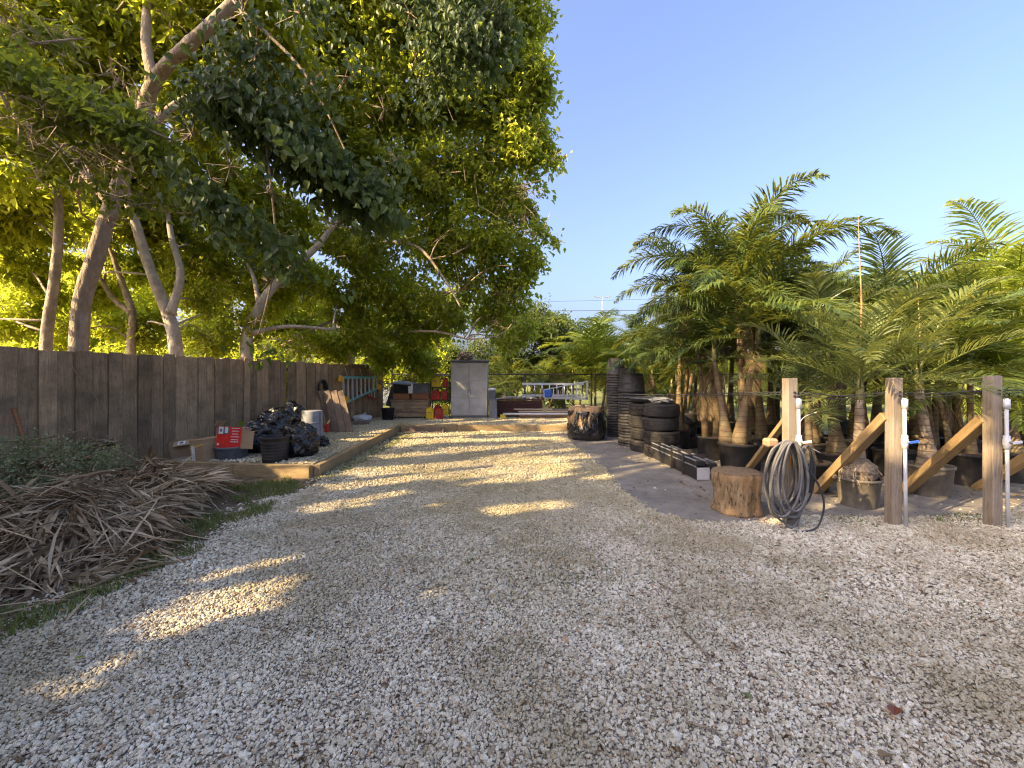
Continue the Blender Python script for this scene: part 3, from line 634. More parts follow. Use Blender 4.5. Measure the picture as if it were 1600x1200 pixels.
# ladders on the back: aluminium extension ladder, step ladder
def ladder(name, loc, rot, L, w, nr, label, mat_rail, mat_rung, rail=(.026, .07), group=None):
    t = empty(name, loc, label, 'ladder', group); t.rotation_euler = rot
    for s in (-1, 1): MB().box((L/2, 0, s*w/2), (L, rail[0], rail[1]), ch=.004).build('rail', mat_rail, t)
    for i in range(nr):
        x = (i+.7)*L/(nr+.4); MB().tube([(x, 0, -w/2), (x, 0, w/2)], .017, 8).build('rung', mat_rung, t, True)
    return t
p = C(815, 632, 13.5)
ladder('extension_ladder', (C(816, 618, 13.55)[0], 13.55, 1.04), (0, 0, 0), 2.05, .38, 8, 'silver extension ladder lying on its side above the dark wicker, behind the step ladder', M['alu'], M['alu'])
sl_ = empty('step_ladder', (C(850, 628, 13.2)[0], 13.2, .80), 'folded aluminium step ladder lying on its side with a blue top cap', 'ladder')
def bar(mb, a, b, w=.03, h=.06, ch_=.003):
    a, b = np.array(a, float), np.array(b, float); d = b-a; L = np.linalg.norm(d); q = Vector(d).to_track_quat('X', 'Z').to_matrix(); return mb.box((a+b)/2, (L, w, h), np.array(q), ch=ch_)
bar(MB(), (0, 0, .0), (1.42, 0, -.04), .03, .075).build('rail', M['alu'], sl_)
bar(MB(), (.02, 0, .25), (1.40, 0, .52), .025, .03).build('rail', M['alu'], sl_)
bar(MB(), (1.38, 0, -.06), (1.40, 0, .54), .03, .06).build('foot_bar', M['alu'], sl_)
for i in range(7):
    x = .30+i*.15; top = .25+x*.19; (bar(MB(), (x, .0, -.0), (x+.01, 0, top if i % 2 == 0 else top*.72), .03, .03)).build('rung', M['alu'], sl_)
MB().box((.13, -.02, .13), (.24, .09, .24), ch=.02).build('top_cap', M['blue'], sl_)
bar(MB(), (-.0, 0, -.02), (.0, 0, .27), .04, .03).build('rail', M['alu'], sl_)
# wicker piece
wk = empty('wicker_basket', (C(812, 651, 13.3)[0], 13.35, TZ), 'long dark reddish brown wicker trunk behind the boards', 'wicker trunk')
mb = MB()
for i in range(9): mb.box((0, 0, .05+i*.055), (1.45, .45, .048), ch=.012)
mb.build('body', M['wicker'], wk); mb = MB()
for x in np.linspace(-.66, .66, 19): mb.box((x, -.228, .27), (.022, .012, .5), ch=.003)
mb.build('weave_uprights', M['wicker'], wk); MB().box((0, 0, .56), (1.48, .48, .03), ch=.008).build('lid', M['wicker'], wk)
# lumber and pipes
for i, (x0, x1, y, z, m_, nm, lb, ct, dim) in enumerate([
    (803, 865, 12.95, .44, 'lumber', 'lumber_board', 'upper tan board in the stack of boards below the ladders', 'board', (.1, .035)),
    (810, 900, 12.8, .38, 'lumber', 'lumber_board', 'long tan board under the topmost board below the ladders', 'board', (.14, .035)),
    (862, 902, 12.95, .425, 'greypot', 'grey_board', 'short pale grey board lying on the right end of the board stack', 'board', (.2, .05)),
    (812, 905, 13.0, .26, 'chest', 'lumber_board', 'lowest weathered board resting on the terrace gravel below the ladders', 'board', (.3, .17)),
    (786, 905, 12.7, .31, 'pvc', 'plastic_pipe', 'long white plastic pipe lying in front of the boards', 'pipe', None)]):
    a, b = C(x0, 640, y), C(x1, 640, y); a[2] = b[2] = z; mb = MB()
    if dim: mb.box((0, 0, 0), (b[0]-a[0], dim[0], dim[1]), ch=.004)
    else: mb.tube([(-(b[0]-a[0])/2, 0, 0), ((b[0]-a[0])/2, 0, 0)], .035, 12)
    o = mb.build(nm, M[m_], None, dim is None); o.location = ((a[0]+b[0])/2, y, z); o.rotation_euler = (0, 0, rng.normal(0, .02)); tag(o, lb, ct, 'boards below the ladders' if ct == 'board' else None)
o = MB().box((0, 0, .06), (.18, .12, .12), ch=.01).build('yellow_block', M['strap']); o.location = (C(786, 650, 12.75)[0], 12.75, TZ); tag(o, 'small pale yellow block beside the end of the white pipe', 'block')
o = MB().box((0, 0, .06), (.2, .1, .1), ch=.01).build('wood_block', M['timber_x']); o.location = (C(893, 652, 12.9)[0], 12.75, TZ); tag(o, 'short timber offcut propping the right end of the boards', 'block')
for i in range(4):
    o = MB().tube([(0, 0, 0), (.35+.1*i, .02, .03), (.75, .05, .0)], .012, 5).build('pale_stick', M['pvc']); o.location = (C(775+i*9, 622, 13.1)[0], 13.1+.04*i, .76+.02*i); o.rotation_euler = (0, .06*i-.1, 0)
    tag(o, 'thin pale stick lying across the top of the dark wicker trunk', 'stick', 'thin pale sticks on the wicker trunk')
# bins right of the cabinet
def tapered(mb, w0, d0, w1, d1, h, z=0, ch_=0.0):
    V = [(-w0/2, -d0/2, z), (w0/2, -d0/2, z), (w0/2, d0/2, z), (-w0/2, d0/2, z), (-w1/2, -d1/2, z+h), (w1/2, -d1/2, z+h), (w1/2, d1/2, z+h), (-w1/2, d1/2, z+h)]
    return mb.add(V, [(3, 2, 1, 0), (4, 5, 6, 7), (0, 1, 5, 4), (1, 2, 6, 5), (2, 3, 7, 6), (3, 0, 4, 7)])
bn = empty('grey_bin', (C(770.5, 651, 12.95)[0], 12.95, TZ), 'narrow upright grey plastic bin standing right of the cabinet', 'bin')
tapered(MB(), .26, .26, .22, .24, .56).build('body', M['grey'], bn); MB().box((0, 0, .57), (.25, .26, .025), ch=.008).build('rim', M['grey'], bn)
bn = empty('small_cooler', (C(769, 622, 12.95)[0], 12.95, TZ+.585), 'small dark blue-grey cooler with a white lid on the upright bin', 'cooler')
tapered(MB(), .20, .2, .22, .22, .28).build('body', M['bluepot'], bn); MB().box((0, 0, .32), (.23, .23, .075), ch=.02).build('lid', M['white'], bn); MB().box((0, 0, .37), (.1, .05, .03), ch=.01).build('handle', M['grey'], bn)

# rack of fuel cans
rk = empty('can_rack', (C(688, 653, 12.95)[0], 12.95, TZ), 'narrow black steel rack left of the cabinet holding fuel cans', 'rack')
RW = .60
for x in (-RW/2, RW/2):
    for y in (0, .32): MB().box((x, y, .67), (.03, .03, 1.34), ch=.003).build('upright', M['darkmetal'], rk)
for z in (.55, .96, 1.33): MB().box((0, .16, z), (RW+.02, .34, .022), ch=.003).build('shelf', M['darkmetal'] if z < 1.3 else M['grey'], rk)
def fuelcan(loc, w, h, mat, label, rz=0):
    t = empty('fuel_can', loc, label, 'fuel can', 'fuel cans in and before the rack', rz); d = w*.75
    sil = [(-w/2, 0), (w/2, 0), (w/2, h*.72), (w*.22, h*.92), (-w*.22, h*.92), (-w/2, h*.72)]; V = []; 
    for y, s in ((-d/2, .93), (-d/2+.02, 1), (d/2-.02, 1), (d/2, .93)): V += [(x*s, y, h*.46+(z-h*.46)*s+.0) for x, z in sil]
    F = [tuple(range(6))] + [tuple(18+i for i in range(6))[::-1]]+[(k*6+i, (k+1)*6+i, (k+1)*6+(i+1) % 6, k*6+(i+1) % 6) for k in range(3) for i in range(6)]
    b = MB().add(V, F).build('body', mat, t); b.location.z = .0
    MB().tube([(-.0, -d*.3, h*.90), (0, -d*.25, h*1.02), (0, d*.25, h*1.02), (0, d*.32, h*.9)], .013, 6).build('handle', mat, t, True)
    MB().tube([(w*.2, 0, h*.84), (w*.27, 0, h*.98)], .022, 8).build('cap', M['black'], t, True)
    MB().box((0, -d/2-.004, h*.52), (w*.42, .006, .022)).build('recess_mark', M['print'], t)
    return t
rx = C(688, 653, 12.95)[0]; yl, rd = M['yellow'], M['redcan']
fuelcan((rx-.15, 13.05, TZ+.973), .25, .36, yl, 'yellow fuel can on the top shelf of the rack')
fuelcan((rx+.15, 13.05, TZ+.973), .16, .29, rd, 'small red fuel can on the top shelf beside the yellow one')
fuelcan((rx-.15, 13.05, TZ+.563), .25, .34, rd, 'large dark red fuel can on the middle shelf')
fuelcan((rx+.13, 13.05, TZ+.563), .17, .33, rd, 'small orange-red fuel can with pointed top on the middle shelf')
fuelcan((rx-.11, 13.12, TZ), .22, .44, rd, 'red fuel can at the back of the bottom of the rack')
fuelcan((rx+.14, 12.98, TZ+.09), .24, .36, yl, 'yellow fuel can at the bottom right of the rack')
fuelcan((rx-.25, 12.62, TZ), .24, .38, yl, 'yellow fuel can on the gravel in front of the rack')
fuelcan((rx+.01, 12.62, TZ), .25, .37, rd, 'red fuel can on the gravel in front of the rack, right of a yellow one', .1)
# wooden chest on castors
cx = C(643, 652, 12.9)[0]
cs = empty('wooden_chest', (cx, 12.9, TZ), 'weathered wooden chest on castors left of the fuel cans', 'chest')
for i in range(4): MB().box((0, 0, .125+i*.118), (1.14, .5, .112), ch=.006).build('slat', M['chest'], cs)
MB().box((0, 0, .56), (1.2, .54, .04), ch=.006).build('top', M['chest'], cs)
for x in (-.45, .45):
    for y in (-.18, .18):
        w = MB().lathe([(0, -.015), (.035, -.015), (.035, .015), (0, .015)], 12); w.v[-1] = w.v[-1][:, [2, 0, 1]]; o = w.build('castor', M['black'], cs); o.location = (x, y, .036)
for i, (x, l) in enumerate(((-.28, 'orange-brown wooden planter box on the left of the chest top'), (.30, 'orange-brown wooden planter box on the right of the chest top'))):
    t = empty('planter_box', (cx+x, 12.9, TZ+.582), l, 'planter', 'planter boxes on the chest')
    for y in (-.17, .17): MB().box((0, y, .1), (.5, .025, .19), ch=.004).build('side_board', M['redwood'], t)
    for xx in (-.24, .24): MB().box((xx, 0, .1), (.02, .31, .19), ch=.004).build('end_board', M['redwood'], t)
    MB().box((0, 0, .1), (.45, .3, .12)).build('soil', M['soil'], t)
t = empty('black_tub', (cx-.24, 12.9, TZ+.78), 'black plastic tub under a grey sheet on the left planter box', 'tub')
tapered(MB(), .5, .4, .56, .46, .3).build('body', M['black'], t)
o = MB().add([(-.34, -.26, .33), (.25, -.27, .28), (.34, .25, .31), (-.30, .27, .39), (-.02, 0, .40), (-.35, -.27, .30), (.26, -.28, .25), (.35, .26, .28), (-.31, .28, .36)], [(0, 1, 4), (1, 2, 4), (2, 3, 4), (3, 0, 4), (0, 5, 6, 1), (1, 6, 7, 2), (2, 7, 8, 3), (3, 8, 5, 0), (5, 8, 7, 6)]).build('grey_cover', M['grey'], t)
t = empty('grey_tub', (cx+.33, 12.86, TZ+.78), 'blue-grey plastic storage tub on the right planter box', 'tub')
tapered(MB(), .42, .34, .46, .38, .29).build('body', M['bluepot'], t); MB().box((0, 0, .30), (.49, .41, .03), ch=.01).build('lid', M['bluepot'], t)
o = tapered(MB(), .13, .13, .15, .15, .30).build('white_jug', M['white']); o.location = (cx+.02, 12.75, TZ+.78); tag(o, 'narrow white plastic jug between the black tub and the blue-grey tub', 'jug')

def pot(mat, r, h, n=28, rim=.012, taper=.84, parent=None, name='pot', mods=True, ribs=0):
    mb = MB(); prof = [(0, .0), (r*taper, .0), (r*taper+.002, .006)]
    if ribs:
        for i in range(ribs):
            z = h*(.1+.72*i/ribs); rr = r*(taper+(1-taper)*z/h); prof += [(rr, z), (rr+.005, z+.006), (rr+.005, z+.014), (rr, z+.02)]
    prof += [(r*.985, h*.9), (r*1.0, h*.905), (r*1.045, h*.915), (r*1.05, h*.985), (r*1.03, h), (r*.97, h), (r*.96, h*.93), (r*.93, h*.86), (0, h*.86)]
    return mb.lathe(prof, n).build(name, mat, parent, True)
def lonepot(loc, r, h, mat, label, name='nursery_pot', group=None, ribs=0, rot=(0, 0, 0)):
    t = empty(name, loc, label, 'pot', group); t.rotation_euler = rot; pot(mat, r, h, parent=t, ribs=ribs, name='pot_wall'); return t
lonepot(G(606, 656, TZ)+np.array([0, 0, 0]), .19, .36, M['blackpot'], 'dark plastic pot left of the wooden chest')
t = MB().box((0, 0, .32), (.38, .03, .66), ch=.01).build('leaning_mirror', M['darkmetal']); t.location = (C(612, 640, 13.3)[0], 13.3, .50); t.rotation_euler = (-.25, .25, .2); tag(t, 'dark sheet leaning behind the pot left of the wooden chest', 'panel')

# ------------------------------------------------------------ things on the left arm of the terrace
# blue-grey tub with the red carton
tubp = G(362, 732, 0.0); tub = empty('blue_grey_tub', tubp, 'blue-grey plastic tub holding the open red carton', 'tub'); pot(M['bluepot'], .225, .36, 32, parent=tub, name='tub_wall', taper=.86)
rc = empty('red_carton', tubp+np.array([.02, -.02, .34]), 'open red printed carton sticking out of the blue-grey tub', 'box'); rc.rotation_euler = (R(-6), R(3), R(6)); rc.scale = (1.18, 1.18, 1.25)
MB().box((0, -.10, .12), (.30, .006, .26)).build('front_panel', M['red'], rc); MB().box((0, .10, .12), (.30, .006, .25)).build('back_panel', M['card'], rc)
for s in (-1, 1): MB().box((s*.153, 0, .12), (.006, .20, .25)).build('side_panel', M['card'], rc)
MB().box((-.175, -.01, .285), (.075, .19, .006), (0, R(-62), 0)).build('flap', M['card'], rc); MB().box((.235, 0, .20), (.17, .20, .006), (0, R(-8), 0)).build('flap', M['card'], rc)
MB().box((.23, -.1, .10), (.16, .006, .22), (0, 0, R(-8))).build('flap', M['card'], rc)
pr = MB(); pr.box((-.07, -.1045, .20), (.13, .003, .08)); pr.build('dark_print', M['print'], rc)
pr = MB(); pr.box((-.10, -.107, .205), (.055, .003, .085)); pr.box((-.035, -.107, .21), (.035, .003, .075)); pr.build('pictured_tool', M['white'], rc)
pr = MB(); pr.box((-.10, -.1095, .205), (.025, .002, .035)); pr.build('pictured_dial', M['print'], rc)
pr = MB()
for i in range(5): pr.box((.075, -.1045, .235-i*.035), (.10-.012*(i % 3), .003, .007))
for i in range(5): pr.box((.035+i*.02, -.1045, .07), (.012, .003, .012))
pr.lathe([(0, 0), (.014, 0), (.014, .002), (0, .002)], 12); pr.v[-1] = pr.v[-1][:, [0, 2, 1]]*[1, -1, 1]+np.array([-.12, -.105, .035])
pr.build('white_print', M['white'], rc)
# cardboard boxes
def carton(loc, d, rz, label, tilt=(0, 0), flaps=True):
    t = empty('cardboard_box', loc, label, 'box', 'cardboard boxes by the tub', rz); t.rotation_euler = (tilt[0], tilt[1], rz); w, dp, h = d; th = .006
    for s in (-1, 1):
        MB().box((s*w/2, 0, h/2), (th, dp, h)).build('side_panel', M['card'], t); MB().box((0, s*dp/2, h/2), (w, th, h-.002)).build('side_panel', M['card'], t)
    MB().box((0, 0, .01), (w, dp, th)).build('bottom', M['card'], t)
    return t
b1 = carton(G(292, 726)+np.array([-.05, .1, 0]), (.32, .26, .40), .35, 'open cardboard box with a shipping label, furthest left beside the frond pile', (R(4), R(-8)))
MB().box((-.17, 0, .48), (.006, .25, .15), (0, R(18), 0)).build('flap', M['card'], b1); MB().box((.05, -.19, .38), (.26, .12, .006), (R(30), 0, 0)).build('flap', M['card'], b1)
MB().box((.03, -.19, .387), (.10, .08, .003), (R(30), 0, 0)).build('address_label', M['white'], b1); MB().box((.03, -.193, .390), (.05, .04, .002), (R(30), 0, 0)).build('label_print', M['print'], b1)
b2 = carton(G(324, 735)+np.array([0, .05, 0]), (.26, .34, .48), -.25, 'upright cardboard box with yellow straps and a white label beside the tub', (R(2), R(-4)))
MB().box((0, 0, .485), (.265, .345, .008)).build('lid', M['card'], b2)
for z in (.12, .39): MB().box((0, 0, z), (.272, .352, .012), (0, R(-14), 0)).build('strap', M['strap'], b2)
MB().box((-.07, -.175, .26), (.06, .003, .28)).build('address_label', M['white'], b2)
for i in range(6): MB().box((-.07, -.1775, .12+i*.03), (.035, .002, .008)).build('label_print', M['print'], b2)
# long cardboard sheet behind them
o = MB().box((0, 0, .17), (.75, .008, .34)).build('cardboard_sheet', M['card']); o.location = tuple(G(322, 716)+np.array([-.1, .15, 0])); o.rotation_euler = (R(-12), 0, R(18)); tag(o, 'flattened cardboard sheet leaning behind the two boxes', 'cardboard')
# black pot in front of the bags
lonepot(G(424, 722, TZ)+np.array([0, .10, 0]), .20, .37, M['blackpot'], 'ribbed black nursery pot on the terrace in front of the bags', ribs=6)
def bag(px, py, r, sc, seed, label, dz=0, dy=0, amp=.42, freq=2.4):
    g = G(px, py, TZ); o = lump('rubbish_bag', M['bag'], (g[0]-.16, g[1]+dy, TZ+dz), r, sc, seed, label, 'bag', 'black rubbish bags on the terrace', amp*1.0, freq*1.0, smooth=True)
    c = MB(); 
    for k in range(5):
        a = rng.uniform(0, 6.28); c.tube([(0, 0, r*sc[2]*1.05), (math.cos(a)*.05, math.sin(a)*.05, r*sc[2]*1.35), (math.cos(a)*.12, math.sin(a)*.1, r*sc[2]*1.45)], [.02, .035, .012], 5)
    c.build('tied_neck', M['bag'], o); return o
bag(472, 718, .30, (.95, .95, 1.05), 1, 'big shiny black rubbish bag standing right of the ribbed pot', dy=.28)
bag(398, 712, .32, (1.1, .9, .95), 2, 'black rubbish bag between the blue-grey tub and the ribbed pot', dy=.35)
bag(428, 700, .30, (1.1, .9, 1.15), 3, 'black rubbish bag slumped behind the ribbed pot', dy=.25, dz=.10)
bag(455, 690, .34, (.95, .8, 1.25), 5, 'tall black rubbish bag with crumpled top against the fence side', dy=.35, dz=.06)
bag(420, 690, .36, (1.4, .8, .95), 6, 'wide dark rubbish bag lying at the foot of the fence', dy=.75)
bag(498, 700, .22, (1.2, .9, .55), 8, 'flat black bag end lying on the gravel right of the shiny bag', dy=.15, amp=.6)
# grey drum
g = G(488, 688, TZ); dr = empty('grey_drum', g, 'upside down tall grey plastic drum beside the leaning planks', 'drum')
MB().lathe([(0, .60), (.16, .60), (.185, .595), (.19, .58), (.195, .3), (.205, .05), (.225, .045), (.225, .0), (0, 0)][::-1], 32).build('drum_wall', M['grey'], dr, True)
for z in (.12, .35): MB().lathe([(.203, z), (.209, z+.006), (.209, z+.016), (.2, z+.022)], 32).build('hoop', M['grey'], dr, True)
MB().box((.20, -.06, .3), (.01, .03, .52), ch=.003).build('seam', M['grey'], dr)
# leaning planks
lp = G(524, 676, TZ)
for i in range(7):
    L = 1.02; front = i >= 4
    x = -.22+.03*i if not front else .02+(i-4)*.152
    o = MB().box((0, 0, L/2), (.145 if front else .13, .03, L), ch=.005).build('leaning_plank', M['plank']); 
    o.location = (lp[0]+x, lp[1]+(.30-.055*i if not front else 0.0)+.02*(i-4 if front else 0), TZ+.005); o.rotation_euler = (R(-14), R(-17), R(6 if front else 12))
    lab = ['rearmost plank of the leaning stack beside the grey drum', 'second plank from the back of the leaning stack beside the grey drum', 'third plank from the back of the leaning stack by the grey drum', 'plank just behind the three front planks leaning at the fence',
           'left one of the three front planks leaning at the fence', 'middle one of the three front planks leaning at the fence', 'right one of the three front planks leaning at the fence'][i]
    tag(o, lab, 'plank', 'weathered planks leaning at the fence')
# clutter under the planks
o = MB().box((0, 0, .14), (.08, .1, .18), ch=.01).build('red_box', M['redcan']); o.location = tuple(G(506, 680, TZ)+np.array([0, .15, 0])); tag(o, 'small red box between the grey drum and the planks', 'box')
# white sacks
for i, (px, py, dz, sc) in enumerate(((552, 655, 0, (1.4, .9, .6)), (560, 652, .19, (1.25, .8, .55)), (548, 652, .40, (1.0, .8, .6)), (566, 658, 0.0, (1.0, .6, .4)))):
    lump('white_sack', M['sacking'], G(px, py, TZ)+np.array([0, 0, dz]), .30, sc, 20+i, ['bottom white sack of the heap under the hanging ladder', 'middle white sack of the heap under the hanging ladder', 'crumpled white sack on top of the heap under the hanging ladder', 'white sack lying in front of the heap under the hanging ladder'][i], 'sack', 'white sacks under the hanging ladder', .3, 2.0)
o = MB().box((0, 0, .04), (.55, .3, .08), ch=.01).build('dark_plank', M['plank']); o.location = tuple(G(560, 663, TZ)); o.rotation_euler = (0, 0, .3); tag(o, 'short dark plank flat on the gravel before the white sacks', 'plank')
# hanging fibreglass ladder on the fence
hl = empty('hanging_ladder', (*fence_at(6.2, .16)[:2], 1.42), 'teal-railed folding ladder with orange caps hung flat on the fence end', 'ladder', rz=fang)
hl.rotation_euler = (0, 0, fang)
LL = 1.75
bar(MB(), (0, 0, .02), (LL, 0, .02), .03, .07).build('rail', M['teal'], hl); bar(MB(), (.30, 0, -.66), (LL, 0, -.30), .03, .07).build('rail', M['teal'], hl)
bar(MB(), (.9, .08, -.42), (LL, .08, -.66), .03, .05).build('rear_rail', M['redcan'], hl)
for i in range(9):
    x = .12+i*.19; zb = -.66+(x-.30)*.25; bar(MB(), (x, 0, .0), (x+.02, 0, max(zb, -.66)), .05, .035).build('rung', M['alu'], hl)
for i in range(6):
    x = .95+i*.14; bar(MB(), (x, .08, -.60+(x-.9)*.25+.1), (x+.01, .08, -.46-(x-.9)*.25), .03, .03).build('rear_rung', M['alu'], hl)
for x, z in ((0.0, -.02), (.22, -.60), (LL, .02), (LL, -.28)): MB().box((x, -.02, z), (.16, .07, .17), (0, R(15), 0), ch=.03).build('cap', M['orange'], hl)
for x in (.3, .95, 1.6): MB().tube([(x, 0, .04), (x+.01, .1, .30)], .008, 5).build('hook', M['alu'], hl)
hc = MB()
for k in range(7): a = np.linspace(0, 2*math.pi, 26); hc.tube(np.stack([np.cos(a)*(.15-.008*k), np.full(26, .012*k-.03), np.sin(a)*(.23-.01*k)], 1), .013, 6)
o = hc.build('coiled_black_cable', M['black'], None, True); o.location = (*fence_at(5.6, .10)[:2], 1.15); o.rotation_euler = (0, 0, fang); tag(o, 'coil of black cable hung on the fence left of the teal ladder', 'cable')

# ------------------------------------------------------------ right side: bundle, pot stacks, tyres
g = G(921, 690)
wb = empty('wrapped_stump', (g[0], g[1]+.42, 0), 'squat brown stump wrapped in shiny black plastic at the drive edge', 'stump')
def rough_fn(seed, amp, zf):
    def fn(V):
        out = V.copy()
        for i, v in enumerate(V):
            a = math.atan2(v[1], v[0]); k = mnoise.noise(Vector((math.cos(a)*1.8+seed, math.sin(a)*1.8, v[2]*2)))*amp+abs(mnoise.noise(Vector((math.cos(a)*6, math.sin(a)*6+seed, v[2]*zf))))*-amp*.9+abs(mnoise.noise(Vector((math.cos(a)*15, math.sin(a)*15+seed, v[2]*zf*2))))*-amp*.5
            out[i, :2] *= 1+k; out[i, 2] += mnoise.noise(Vector((math.cos(a)*2.5, math.sin(a)*2.5, seed)))*.07*(v[2] > .25)
        return out
    return fn
MB().lathe([(0, .0), (.42, .0), (.45, .03)]+[(.46+.03*math.sin(z*9), z) for z in np.linspace(.06, .63, 20)]+[(.425, .665)], 72, fn=rough_fn(3, .16, 4)).build('plastic_wrap', M['bag'], wb, True)
MB().lathe([(.42, .3), (.43, .5), (.42, .62), (.40, .70), (.34, .745), (.2, .755), (.1, .75), (0, .755)], 64, fn=rough_fn(9, .14, 2)).build('stump_wood', M['stump'], wb, True)
pl_ = MB()
for k in range(9):
    a = rng.uniform(-2.6, -.5); pl_.tube([(math.cos(a)*.42, math.sin(a)*.42, .60), (math.cos(a)*.46, math.sin(a)*.46, .4), (math.cos(a+.1)*.45, math.sin(a+.1)*.45, .2)], [.02, .012, .004], 4)
pl_.build('plastic_folds', M['bag'], wb)
potme = {}
def potring(r, h):      # an upside down nested pot: a wall and a thick rim at the bottom
    key = (round(r, 3), round(h, 3))
    if key not in potme: potme[key] = MB().lathe([(r*.90, h), (r*.885, h-.01), (r*.955, h*.55), (r*.965, h*.54), (r*.955, h*.50), (r*.99, .045), (r*1.05, .042), (r*1.06, .004), (r*1.02, 0), (r*.95, .03), (r*.80, h-.02), (0, h-.015), (0, h)][::1], 26).build('nursery_pot', M['blackpot'], smooth=True, data_only=True)
    return potme[key]
def potstack(px, py, r, H, where, lean=0.0):
    g = G(px, py); n = int((H-.38)/.062); h = .40
    for i in range(n+1):
        z = i*.062; o = place(potring(r*(1-.0*i), h), 'nursery_pot', None, (g[0]+lean*z+rng.normal(0, .004), g[1]+r+rng.normal(0, .004), z), (rng.normal(0, .012), rng.normal(0, .012), rng.uniform(0, 6)))
        lab = f'topmost upturned black pot of {where}' if i == n else (f'lowest black pot, rim on the ground, of {where}' if i == 0 else f'black pot nested within {where}')
        tag(o, lab, 'pot', f'pots nested in {where}')
potstack(966, 684, .215, 1.88, 'the tallest stack by the wrapped stump')
potstack(985, 690, .19, 1.62, 'the rear stack behind the tall ones')
potstack(993, 699, .265, 1.50, 'the wide stack left of the tyres')
def tyre(name='tyre'):
    ro, w = .315, .23; prof = []
    for a in np.linspace(-1.25, 1.25, 9): prof.append((ro-.10+math.cos(a)*.085, 0))
    P = [(.20, -.085), (.215, -.105), (.26, -.118), (.292, -.110), (.308, -.092), (.311, -.068), (.303, -.066), (.303, -.060), (.315, -.058), (.315, -.022), (.305, -.020), (.305, -.014), (.317, -.012), (.317, .012), (.305, .014), (.305, .020), (.315, .022), (.315, .058), (.303, .060), (.303, .066), (.311, .068), (.308, .092), (.292, .110), (.26, .118), (.215, .105), (.20, .085), (.207, .06), (.25, .03), (.25, -.03), (.207, -.06)]
    me = MB().lathe(P, 44, close=True).build('tyre', M['tyre'], smooth=False, data_only=True); return me
tym = tyre()
def tyrestack(px, py, n, where, names, sc=1.0, off=.3):
    g = G(px, py)
    for i in range(n):
        o = place(tym, 'tyre', None, (g[0]+rng.normal(0, .02), g[1]+off+rng.normal(0, .02), (.119+.240*i)*sc), (rng.normal(0, .012), rng.normal(0, .012), rng.uniform(0, 6)), sc)
        tag(o, names[i]+' '+where, 'tyre', 'used tyres stacked on the ground cloth')
tyrestack(1043, 718, 4, 'the front stack of four black tyres', ['bottom tyre of', 'second tyre from the ground in', 'third tyre from the ground in', 'top tyre of'])
tyrestack(1017, 709, 4, 'the rear stack of tyres left of the front stack', ['bottom tyre of', 'second tyre up in', 'third tyre up in', 'top tyre of'], .97)
tyrestack(1075, 701, 3, 'the low stack half hidden behind the front stack', ['bottom tyre of', 'middle tyre of', 'top tyre of'], 1.0)
g = G(1018, 709); t = empty('shallow_pan', (g[0], g[1]+.3, .955), 'shallow blue-grey pan lying on the rear tyre stack', 'pan'); MB().lathe([(0, 0), (.26, 0), (.31, .06), (.33, .065), (.33, .075), (.30, .07), (.25, .015), (0, .012)], 28).build('pan_wall', M['bluepot'], t, True)
lump('plastic_sheet', M['grey'], (G(1043, 718)[0], G(1043, 718)[1]+.28, .965), .2, (1.1, .9, .3), 41, 'crumpled dirty grey sheet lying on the top tyre of the front stack', 'sheet', amp=.5)
# black plastic channel bundle
gA, gB = np.array([2.62, 5.62]), np.array([2.55, 7.55]); d = unit(gB-gA); an = math.atan2(d[1], d[0])-math.pi/2
bd = empty('channel_bundle', (*gA, 0), 'strapped bundle of long black plastic channels with a pale square end', 'channels', rz=an)
for x, z, w, h in ((.0, .10, .185, .17), (.13, .19, .15, .09), (-.03, .235, .13, .07)):
    L = 1.95; MB().box((x, L/2, z), (w, L, h), ch=.01).build('channel', M['black'], bd); 
    mb = MB(); [mb.box((x+s*w/2, L/2, z+h/2+.006), (.014, L, .014)) for s in (-1, 1)]; mb.build('channel_lip', M['grey'], bd)
MB().box((0, -.009, .10), (.175, .014, .165), ch=.004).build('end_cap', M['shed'], bd)
for y in (.35, .75): MB().box((.04, y, .15), (.34, .02, .30), ch=.01).build('strap', M['darkmetal'], bd)
# cut log
g = G(1153, 810); V0 = []
def stump_fn(V):
    a = np.arctan2(V[:, 1], V[:, 0]); r = np.linalg.norm(V[:, :2], axis=1); out = V.copy()
    for i, (v, aa, rr) in enumerate(zip(V, a, r)):
        k = mnoise.noise(Vector((math.cos(aa)*2.2, math.sin(aa)*2.2, v[2]*2.5)))*.14+mnoise.noise(Vector((math.cos(aa)*9, math.sin(aa)*9, v[2]*3)))*.10+math.sin(aa*5+1)*.02
        if rr > .1: out[i, :2] *= 1+k
        out[i, 2] += mnoise.noise(Vector((v[0]*8, v[1]*8, 3)))*.012*(v[2] > .3)
    return out
lg = empty('cut_log', (g[0]+.11, g[1]+.22, 0), 'squat cut log with rough sunlit bark left of the hose coil', 'log')
MB().lathe([(0, 0), (.235, 0), (.245, .03)]+[(.232-.01*math.sin(z*8), z) for z in np.linspace(.06, .40, 16)]+[(.225, .425)], 64, fn=stump_fn).build('bark', M['stump'], lg, True)
MB().lathe([(.228, .415), (.224, .432), (.14, .436), (.07, .433), (0, .436)], 64, fn=stump_fn).build('sawn_top', pmat('sawn_wood', (.16, .11, .06), (.34, .24, .14), 30, (1, 1, 1), .85, .5, .01, dirt=(.12, .09, .06), dirtamt=.5), lg, True)

